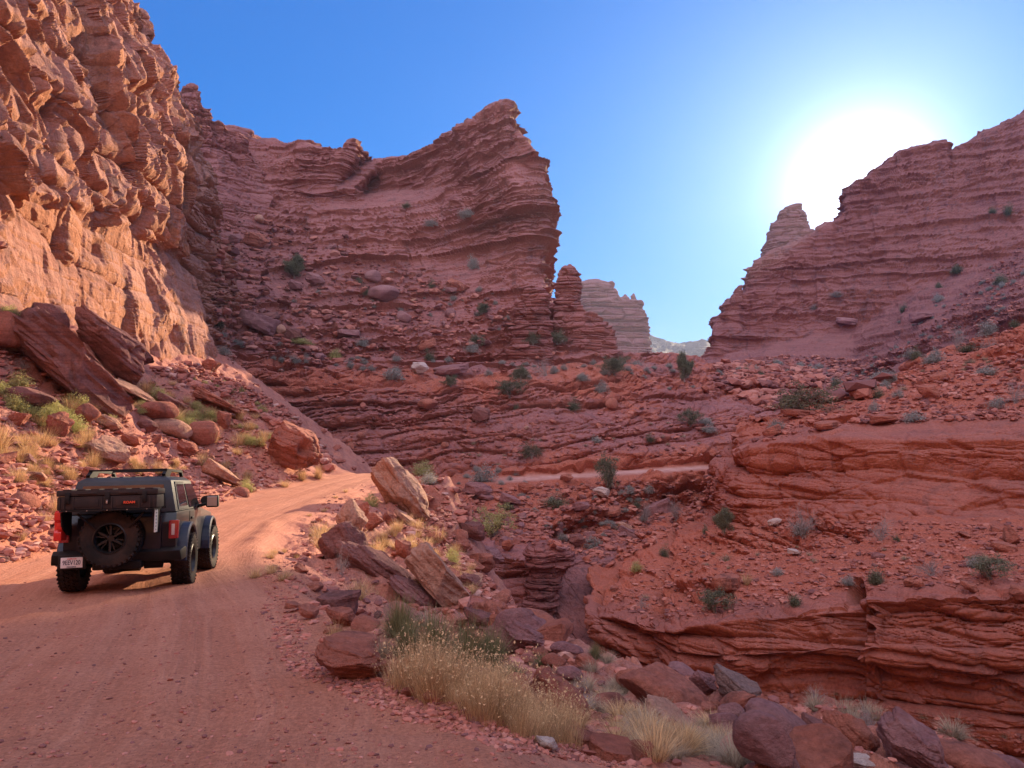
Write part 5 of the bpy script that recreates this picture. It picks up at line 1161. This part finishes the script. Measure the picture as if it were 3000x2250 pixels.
# ------------------------------------------------------------------ the off-road car
def paint(name, col, rough=.4, metal=0., coat=0., spec=.5, dust=0.35):
    m, t, b = new_mat(name)
    g = t.nodes.new('ShaderNodeTexCoord'); n = noise(t, g.outputs['Object'], 3.5, 6, .7); n2 = noise(t, g.outputs['Object'], 40, 3, .7)
    c = mix(t, ramp(t, n, [(.42, (0, 0, 0)), (.75, (dust,) * 3)]), col, (.34, .17, .11)); c = mix(t, .25, c, ramp(t, n2, [(.3, (.4, .4, .4)), (.7, (.6, .6, .6))]), 'OVERLAY')
    t.links.new(c, b.inputs['Base Color']); b.inputs['Roughness'].default_value = rough; b.inputs['Metallic'].default_value = metal; b.inputs['Coat Weight'].default_value = coat; b.inputs['Coat Roughness'].default_value = .08; b.inputs['Specular IOR Level'].default_value = spec
    return m
CM = {'body': paint('dark_blue_paint', (.003, .004, .010), .38, 0, .35, spec=.3, dust=.05), 'top': paint('grey_hardtop', (.022, .023, .027), .5, 0, .1, spec=.3, dust=.08), 'black': paint('black_plastic', (.006, .005, .005), .6, spec=.25, dust=.05), 'flare': paint('blue_black_flare', (.007, .012, .030), .5, 0, .15, spec=.3, dust=.08),
      'rubber': paint('dusty_rubber', (.014, .011, .010), .85, dust=.16, spec=.2), 'rim': paint('black_rim', (.012, .012, .013), .4, .3, dust=.08), 'metal': paint('worn_metal', (.45, .45, .46), .3, .9, dust=.1), 'case': paint('dusty_brown_case', (.022, .014, .013), .65, spec=.25, dust=.10),
      'red': paint('red_plastic', (.62, .015, .012), .35, 0, .3, dust=.05), 'lens': paint('red_lens', (.32, .012, .015), .15, 0, .8, dust=.08), 'lensw': paint('clear_lens', (.55, .42, .38), .2, 0, .8, dust=.1), 'white': paint('silver_paint', (.50, .50, .50), .4, .2, dust=.1),
      'glass': paint('tinted_glass', (.01, .012, .016), .05, 0, 1., .8, dust=.12), 'plate': paint('plate_white', (.72, .66, .64), .5, dust=.15), 'ink': paint('dark_ink', (.02, .02, .05), .5, dust=0), 'redink': paint('red_ink', (.6, .05, .04), .5, dust=0), 'orange': paint('orange_red_ink', (.75, .07, .02), .5, dust=0)}
class B:
    def __init__(s): s.bm = bmesh.new()
    def box(s, lo, hi, bev=.0, seg=2, tr=None):
        b = bmesh.new(); bmesh.ops.create_cube(b, size=1)
        lo, hi = Vector(lo), Vector(hi); c = (lo + hi) / 2; d = hi - lo
        for v in b.verts: v.co = Vector((v.co.x * d.x, v.co.y * d.y, v.co.z * d.z)) + c
        if bev: bmesh.ops.bevel(b, geom=b.edges[:], offset=bev, segments=seg, affect='EDGES', profile=.6)
        if tr is not None: bmesh.ops.transform(b, matrix=tr, verts=b.verts)
        s.add(b); return s
    def prism(s, poly, x0, x1, axis='X', bev=0, taper=None):
        """poly in (y,z) extruded along X (or (x,z) along Y)"""
        b = bmesh.new(); f = []
        for side, xx in enumerate((x0, x1)):
            vs = []
            for (p, q) in poly:
                k = taper(q) if taper else 1
                vs.append(b.verts.new((xx * k, p, q) if axis == 'X' else ((p, xx, q) if axis == 'Y' else (p, q, xx))))
            f.append(vs)
        n = len(poly); b.faces.new(f[0]); b.faces.new(f[1][::-1])
        for i in range(n): b.faces.new((f[0][i], f[0][(i + 1) % n], f[1][(i + 1) % n], f[1][i]))
        bmesh.ops.recalc_face_normals(b, faces=b.faces)
        if bev: bmesh.ops.bevel(b, geom=[e for e in b.edges if e.calc_face_angle(0) > .35], offset=bev, segments=2, affect='EDGES', profile=.6, clamp_overlap=True)
        s.add(b); return s
    def hull(s, pts, bev=0):
        b = bmesh.new()
        for p in pts: b.verts.new(p)
        bmesh.ops.convex_hull(b, input=b.verts)
        bmesh.ops.recalc_face_normals(b, faces=b.faces); bmesh.ops.dissolve_limit(b, angle_limit=.02, verts=b.verts, edges=b.edges)
        if bev: bmesh.ops.bevel(b, geom=[e for e in b.edges if len(e.link_faces) == 2 and e.calc_face_angle(0) > .3], offset=bev, segments=2, affect='EDGES', profile=.6, clamp_overlap=True)
        s.add(b); return s
    def lathe(s, prof, n=48, axis='X', c=(0, 0, 0)):
        b = bmesh.new(); rings = []
        for (a, r) in prof:
            rings.append([b.verts.new((a, r * math.cos(6.2832 * i / n), r * math.sin(6.2832 * i / n)) if axis == 'X' else ((r * math.cos(6.2832 * i / n), a, r * math.sin(6.2832 * i / n)) if axis == 'Y' else (r * math.cos(6.2832 * i / n), r * math.sin(6.2832 * i / n), a))) for i in range(n)])
        for r0, r1 in zip(rings[:-1], rings[1:]):
            for i in range(n): b.faces.new((r0[i], r0[(i + 1) % n], r1[(i + 1) % n], r1[i]))
        bmesh.ops.translate(b, vec=Vector(c), verts=b.verts); bmesh.ops.recalc_face_normals(b, faces=b.faces); s.add(b); return s
    def tube(s, p0, p1, r, n=10, r2=None):
        p0, p1 = Vector(p0), Vector(p1); d = p1 - p0; q = d.to_track_quat('Z', 'Y').to_matrix().to_4x4(); b = bmesh.new()
        bmesh.ops.create_cone(b, cap_ends=True, segments=n, radius1=r, radius2=r if r2 is None else r2, depth=d.length); bmesh.ops.transform(b, matrix=Matrix.Translation((p0 + p1) / 2) @ q, verts=b.verts); s.add(b); return s
    def add(s, b):
        me = bpy.data.meshes.new('tmp'); b.to_mesh(me); b.free(); s.bm.from_mesh(me); bpy.data.meshes.remove(me)
    def build(s, name, mat, parent=None, smooth=False, tr=None, ang=40):
        if tr is not None: bmesh.ops.transform(s.bm, matrix=tr, verts=s.bm.verts)
        me = bpy.data.meshes.new(name); s.bm.to_mesh(me); s.bm.free(); me.materials.append(mat)
        if smooth:
            me.polygons.foreach_set('use_smooth', [True] * len(me.polygons)); me.set_sharp_from_angle(angle=R(ang))
        o = bpy.data.objects.new(name, me); COL.objects.link(o)
        if parent: o.parent = parent
        return o
def gz(x, y):
    i = np.argmin((GG[..., 0] - x) ** 2 + (GG[..., 1] - y) ** 2); return float(GG.reshape(-1, 3)[i, 2])
CAR_XY, HEAD = (-6.46, 12.80), R(14.0)
fw = Vector((-math.sin(HEAD), math.cos(HEAD), 0)); rt = Vector((math.cos(HEAD), math.sin(HEAD), 0))
def wpos(lx, ly): 
    p = Vector((CAR_XY[0], CAR_XY[1], 0)) + rt * lx + fw * ly; p.z = gz(p.x, p.y); return p
pRL, pRR, pFL, pFR = wpos(-.84, 0), wpos(.84, 0), wpos(-.84, 2.55), wpos(.84, 2.55)
yv = ((pFL + pFR) - (pRL + pRR)).normalized(); xv = ((pRR + pFR) - (pRL + pFL)).normalized(); zv = xv.cross(yv).normalized(); xv = yv.cross(zv)
orig = (pRL + pRR) / 2; CARM = Matrix(((xv.x, yv.x, zv.x, orig.x), (xv.y, yv.y, zv.y, orig.y), (xv.z, yv.z, zv.z, orig.z - .015), (0, 0, 0, 1)))
car = bpy.data.objects.new('offroad_car', None); COL.objects.link(car); car.matrix_world = CARM; car.empty_display_size = .3
tag(car, 'dark blue off-road car on the dirt road, with a rear spare wheel and roof rails', 'car')
TR_, TW = .445, .31
# lower body: side profile with wheel arches
def arc(cx, cz, r, a0, a1, n=12): return [(cx + r * math.cos(a0 + (a1 - a0) * i / n), cz + r * math.sin(a0 + (a1 - a0) * i / n)) for i in range(n + 1)]
prof = [(-.72, .55)] + [(-.55, .55)] + arc(0, .48, .53, math.pi * .96, .05) + [(.62, .47), (1.94, .47)] + arc(2.55, .48, .53, math.pi * .96, .05) + [(3.25, .55), (3.30, .98), (3.22, 1.13), (1.75, 1.27), (-.70, 1.27), (-.76, 1.1)]
B().prism(prof, -.83, .83, bev=.03).build('body', CM['body'], car, True)
hood = B().hull([(-.74, 1.80, 1.262), (.74, 1.80, 1.262), (-.70, 3.2, 1.14), (.70, 3.2, 1.14), (-.64, 1.8, 1.315), (.64, 1.8, 1.315), (-.60, 3.1, 1.20), (.60, 3.1, 1.20)], .015).build('hood', CM['body'], car, True)
B().hull([(x * a, y, z) for x in (-1, 1) for a, y, z in ((.815, -.715, 1.275), (.815, 1.78, 1.275), (.745, -.66, 1.55), (.745, 1.52, 1.55), (.70, -.60, 1.79), (.70, 1.30, 1.79), (.60, -.52, 1.855), (.60, 1.18, 1.855))], .012).build('hardtop', CM['top'], car, True)
# side windows, rear window, windscreen stand 3 mm proud
def pane(name, pts, off, thick=.012, mat='glass'):
    pts = [Vector(p) for p in pts]; n = (pts[1] - pts[0]).cross(pts[2] - pts[0]).normalized(); n = n if n.dot(Vector(off)) > 0 else -n
    b = bmesh.new(); a = [b.verts.new(p + n * .004) for p in pts]; c = [b.verts.new(p - n * thick) for p in pts]; b.faces.new(a); b.faces.new(c[::-1])
    for i in range(len(pts)): b.faces.new((a[i], a[(i + 1) % len(pts)], c[(i + 1) % len(pts)], c[i]))
    bmesh.ops.recalc_face_normals(b, faces=b.faces); q = B(); q.add(b); return q.build(name, CM[mat], car)
def xs(z): return .815 + (z - 1.275) * (.70 - .815) / (1.79 - 1.275)
for sg in (-1, 1):
    def sp(y, z, e=0.): return (sg * (xs(z) + e), y, z)
    pane('window_frame', [sp(-.50, 1.30, .012), sp(.44, 1.30, .012), sp(.44, 1.77, .012), sp(-.36, 1.77, .012)], (sg, 0, 0), .03, 'top')
    pane('side_window', [sp(-.40, 1.35, .018), sp(.36, 1.35, .018), sp(.36, 1.72, .018), sp(-.30, 1.72, .018)], (sg, 0, 0), .03)
    pane('door_window', [sp(.54, 1.31, .012), sp(1.66, 1.31, .012), sp(1.30, 1.73, .012), sp(.54, 1.73, .012)], (sg, 0, 0), .03)
    d = B().box((sg * .828 - .012, .50, .56), (sg * .828 + .012, 1.72, 1.245), .01).build('door', CM['body'], car, True)
    B().box((sg * .853 - .018, .58, 1.10), (sg * .853 + .018, .76, 1.14), .01).build('door_handle', CM['black'], d)
    mi = B().tube((sg * .80, 1.55, 1.30), (sg * .98, 1.52, 1.34), .03).box((sg * 1.08 - .115, 1.44, 1.27), (sg * 1.08 + .115, 1.58, 1.50), .035).build('wing_mirror', CM['black'], car, True)
    B().box((sg * 1.08 - .09, 1.428, 1.295), (sg * 1.08 + .09, 1.442, 1.475), .004).build('mirror_glass', CM['metal'], mi)
    # arched fender flares
    for yc, nm in ((0, 'rear'), (2.55, 'front')):
        G = []
        for i in range(25):
            a = math.pi * (-.02 + 1.04 * i / 24)
            ring = [(.80, .515), (.80, .60), (.955, .585), (.975, .565), (.975, .535), (.955, .515)]
            G.append([(sg * x, yc + r * 1.0 * math.cos(a), .50 + r * 1.0 * math.sin(a) * .98) for x, r in ring])
        G = np.array(G); o = link('fender_flare', mesh_np('fender_flare', G, grid_faces(25, 6, True), CM['flare'], smooth=False), car)
    ll = B().box((sg * .80 - .075, -.815, .84), (sg * .80 + .075, -.70, 1.14), .025).build('tail_light', CM['lens'] if sg > 0 else CM['lens'], car, True)
    B().box((sg * .80 - .028, -.824, .90), (sg * .80 + .022, -.80, 1.08), .008).build('lens', CM['lensw'], ll, True)
    # roof rails with solid rear fairings
    B().prism([(-.50, 1.86), (-.52, 1.90), (-.30, 1.985), (1.0, 1.985), (1.16, 1.88), (1.10, 1.86), (.98, 1.94), (.0, 1.945), (-.12, 1.86)], sg * .60, sg * .545).build('roof_rail', CM['black'], car, True)
for yy in (-.36, .9): B().box((-.60, yy - .03, 1.962), (.60, yy + .03, 1.99), .008).build('roof_crossbar', CM['black'], car, True)
rb_ = B()
for i in range(6): rb_.box((-.5 + i * .19, -.45, 1.853), (-.44 + i * .19, 1.1, 1.866), .004)
rb_.build('roof_rib', CM['top'], car, True)
pane('rear_window', [(-.66, -.703, 1.34), (.66, -.703, 1.34), (.60, -.632, 1.72), (-.60, -.632, 1.72)], (0, -1, .1), .02)
pane('windscreen', [(-.66, 1.70, 1.34), (.66, 1.70, 1.34), (.58, 1.35, 1.74), (-.58, 1.35, 1.74)], (0, 1, .3), .02)
B().box((-.62, -.80, .62), (.62, -.755, 1.22), .02).build('tailgate', CM['body'], car, True)
bp_ = B().hull([(x, y, z) for x, y, z in ((-.95, -.86, .50), (.95, -.86, .50), (-.98, -.60, .52), (.98, -.60, .52), (-.98, -.60, .70), (.98, -.60, .70), (-.93, -.92, .66), (.93, -.92, .66), (-.97, -.72, .71), (.97, -.72, .71))], .02).box((-.36, -.90, .40), (.36, -.70, .53), .03).build('rear_bumper', CM['black'], car, True)
B().tube((-.18, -.95, .47), (-.08, -.95, .49), .02).tube((.02, -.93, .47), (.02, -.93, .52), .015).build('tow_hook', CM['metal'], bp_, True)
pl_ = B().box((-.785, -.955, .465), (-.475, -.940, .625), .006).build('licence_plate', CM['plate'], car, True)
B().box((-.83, -.942, .44), (-.43, -.90, .66), .015).build('plate_recess', CM['black'], car, True)
def text(body, size, loc, mat, parent, name='lettering', sx=1., shear=0, bold=0):
    cu = bpy.data.curves.new(name, 'FONT'); cu.body = body; cu.size = size; cu.extrude = .0015; cu.align_x = 'CENTER'; cu.align_y = 'CENTER'; cu.shear = shear; cu.offset = bold
    o = bpy.data.objects.new(name, cu); COL.objects.link(o); bpy.context.view_layer.update(); dg = bpy.context.evaluated_depsgraph_get(); me = bpy.data.meshes.new_from_object(o.evaluated_get(dg)); bpy.data.objects.remove(o)
    me.materials.clear(); me.materials.append(mat); o = bpy.data.objects.new(name, me); COL.objects.link(o); o.parent = parent; o.location = loc; o.rotation_euler = (R(90), 0, 0); o.scale = (sx, 1, 1); return o
text('9EEV120', .098, (-.63, -.957, .543), CM['ink'], pl_, sx=.72, bold=.0012)
text('California', .034, (-.63, -.957, .604), CM['redink'], pl_, shear=.3, bold=.0006)
text('PEREGRINE', .026, (-.63, -.957, .480), CM['ink'], pl_, bold=.0006)
# wheels
def tyre_mesh():
    q = B(); w2 = TW / 2
    q.lathe([(-w2 * .80, .235), (-w2 * .96, .30), (-w2, .36), (-w2 * .93, .41), (-w2 * .75, .425), (w2 * .75, .425), (w2 * .93, .41), (w2, .36), (w2 * .96, .30), (w2 * .80, .235), (-w2 * .80, .235)], 64)
    for row, xx in enumerate((-.80, -.40, 0, .40, .80)):
        for i in range(34):
            a = 6.2832 * (i + .5 * (row % 2)) / 34; rot = Matrix.Rotation(a, 4, 'X'); yaw = Matrix.Rotation(.55 if row % 2 else -.55, 4, 'Z')
            tilt = Matrix.Rotation(-.35 * (1 if xx > .7 else (-1 if xx < -.7 else 0)), 4, 'Y'); rr = .432 if abs(xx) < .7 else .418
            q.box((-.026, -.024, -.016), (.026, .024, .014), 0, 1, rot @ Matrix.Translation((xx * w2, 0, rr)) @ tilt @ yaw)
    return q
def rim_mesh(s_):
    q = B(); q.lathe([(-.12, .235), (.11, .235), (.13, .245), (.14, .225), (.10, .205), (.06, .20), (-.12, .20)], 40); q.lathe([(.02, .0), (.055, .0), (.055, .055), (.02, .07)], 20)
    for i in range(6):
        rot = Matrix.Rotation(6.2832 * i / 6, 4, 'X')
        q.box((.035, -.022, .05), (.075, .022, .21), .008, 1, rot); q.box((.02, -.008, .08), (.06, .008, .20), 0, 1, rot @ Matrix.Rotation(.35, 4, 'X'))
        q.tube(rot @ Vector((.05, 0, .05)), rot @ Vector((.085, 0, .05)), .009, 8)
    if s_ < 0: bmesh.ops.transform(q.bm, matrix=Matrix.Rotation(math.pi, 4, 'Z'), verts=q.bm.verts)
    return q
tm = tyre_mesh().build('tyre', CM['rubber'], None, True, ang=30); rmL = rim_mesh(-1).build('rim', CM['rim'], None, True); rmR = rim_mesh(1).build('rim', CM['rim'], None, True)
tme, rL, rR = tm.data, rmL.data, rmR.data
for o in (tm, rmL, rmR): bpy.data.objects.remove(o)
def wheel(name, M, rme):
    e = bpy.data.objects.new(name, None); COL.objects.link(e); e.parent = car; e.matrix_local = M; e.empty_display_size = .2
    for nm, me in (('tyre', tme), ('rim', rme)):
        o = bpy.data.objects.new(nm, me); COL.objects.link(o); o.parent = e
    return e
for lx, ly in ((-.85, 0), (.85, 0), (-.85, 2.55), (.85, 2.55)):
    steer = Matrix.Rotation(R(-4) if ly > 1 else 0, 4, 'Z'); wheel('wheel', Matrix.Translation((lx, ly, TR_)) @ steer @ Matrix.Rotation(lx * 3 + ly, 4, 'X'), rL if lx < 0 else rR)
wheel('spare_wheel', Matrix.Translation((-.06, -1.02, .90)) @ Matrix.Rotation(R(-90), 4, 'Z'), rR)
# carrier for the case: side plates, shelf, struts, slotted plate
cf = B(); cf.box((-.70, -1.42, 1.335), (.62, -.86, 1.36), .004)
for x0 in (-.70, .585): cf.prism([(-.86, 1.33), (-1.36, 1.33), (-1.30, 1.12), (-1.05, .98), (-.86, .95)], x0, x0 + .02)
cf.tube((-.48, -1.30, 1.30), (-.26, -1.16, 1.06), .018).tube((.46, -1.30, 1.30), (.22, -1.16, 1.06), .018).box((-.14, -.95, .80), (.10, -.79, 1.02), .02)
cf.build('case_carrier', CM['black'], car, True)
sl_ = B(); sl_.box((.612, -1.33, .98), (.622, -1.27, 1.33)); sl_.box((.612, -1.19, .98), (.622, -1.13, 1.33))
for i in range(7): sl_.box((.6125, -1.27, .98 + i * .052), (.6215, -1.19, 1.005 + i * .052))
sl_.build('slotted_plate', CM['white'], car)
bs = B()
for i in range(5): bs.tube((-.60 + i * .28, -1.424, 1.348), (-.60 + i * .28, -1.418, 1.348), .008)
bs.build('bolt_row', CM['metal'], car)
B().tube((.90, 1.86, 1.40), (.90, 1.98, 1.40), .09, 20).tube((.90, 1.98, 1.40), (.90, 2.04, 1.40), .08, 20, .03).tube((.80, 1.9, 1.28), (.90, 1.92, 1.34), .02).build('pillar_lamp', CM['black'], car, True)
ub = B(); ub.tube((-.75, 0, .43), (.75, 0, .43), .045).tube((-.15, 0, .42), (.15, 0, .42), .14, 16).tube((-.75, 2.55, .43), (.75, 2.55, .43), .045).box((-.45, -.66, .48), (.45, 3.0, .60), .02).tube((.35, -.62, .46), (.62, -.62, .46), .09, 14)
ub.tube((-.5, -.1, .40), (-.5, .1, .75), .03).tube((.5, -.1, .40), (.5, .1, .75), .03).build('underbody', CM['black'], car, True)
B().tube((.72, 2.35, 1.15), (.72, 2.30, 1.95), .004, 6).build('antenna', CM['black'], car)
bd = B(); bd.lathe([(0, .001), (.012, .05), (0, .062)], 24, 'Y'); bd.build('oval_badge', CM['metal'], car, True, Matrix.Translation((-.52, -.805, .80)) @ Matrix.Diagonal((1, -1, .5, 1)))
# the case: lies on the carrier, a thing of its own
case = bpy.data.objects.new('storage_case', None); COL.objects.link(case); case.matrix_world = CARM @ Matrix.Translation((-.04, -1.14, 1.362)); case.empty_display_size = .2
tag(case, 'rugged brown-black storage case carried high on the back of the car above the spare wheel', 'storage case')
W_, D_, H_ = .70, .27, .30
cb_ = B().box((-W_, -D_, 0), (W_, D_, .205), .025)
for x0, x1 in ((-.50, -.12), (.12, .50)): cb_.box((x0, -D_ - .008, .04), (x1, -D_ + .02, .165), .008); 
for xb in (-.66, -.60, -.47, -.08, .06, .45, .60, .66): cb_.box((xb - .012, -D_ - .014, 0.0), (xb + .012, -D_ + .02, .19), .004)
cb_.build('case_body', CM['case'], case, True)
ld = B().box((-W_ - .012, -D_ - .012, .208), (W_ + .012, D_ + .012, H_), .025)
for i in range(7): ld.box((-.62 + i * .19, -D_ - .01, H_ - .006), (-.50 + i * .19, D_, H_ + .012), .006)
for x0, x1 in ((-.42, -.16), (.16, .42)): ld.box((x0, -D_ - .03, .235), (x1, -D_, .26), .006)
ld.build('lid', CM['case'], case, True)
for x0 in (-.55, 0., .52): B().box((x0 - .035, -D_ - .035, .10), (x0 + .035, -D_ - .008, .262), .008).box((x0 - .022, -D_ - .042, .13), (x0 + .022, -D_ - .03, .20), .004).build('latch', CM['black'], case, True)
B().box((-.012, -D_ - .052, .085), (.012, -D_ - .036, .125), .004).tube((-.008, -D_ - .044, .12), (-.008, -D_ - .044, .145), .004).tube((.008, -D_ - .044, .12), (.008, -D_ - .044, .145), .004).build('padlock', CM['metal'], case, True)
bg2 = B().box((.20, -D_ - .020, .065), (.42, -D_ - .006, .125), .004).build('name_badge', CM['black'], case, True)
text('ROAM', .050, (.31, -D_ - .022, .095), CM['orange'], bg2, sx=1.15, bold=.002)
can = B().prism([(-.13, 0), (.13, 0), (.13, .13), (.10, .15), (.10, .29), (.13, .31), (.13, .43), (.08, .455), (-.08, .455), (-.13, .43), (-.13, .31), (-.10, .29), (-.10, .15), (-.13, .13)], -.055, .055, 'X', bev=.012)
can.box((-.012, -.14, .17), (.062, .0, .27), .01).tube((0, .04, .45), (0, .04, .49), .03, 14)
can = can.build('fuel_can', CM['red'], None, True); can.matrix_world = CARM @ Matrix.Translation((-.765, -1.10, .90)) @ Matrix.Rotation(R(90 - 90), 4, 'Z')
tag(can, 'bright red flat fuel can mounted upright beside the left tail light of the car', 'fuel can')
print('car', round(time.time() - T00, 1), 'materials', len(bpy.data.materials))
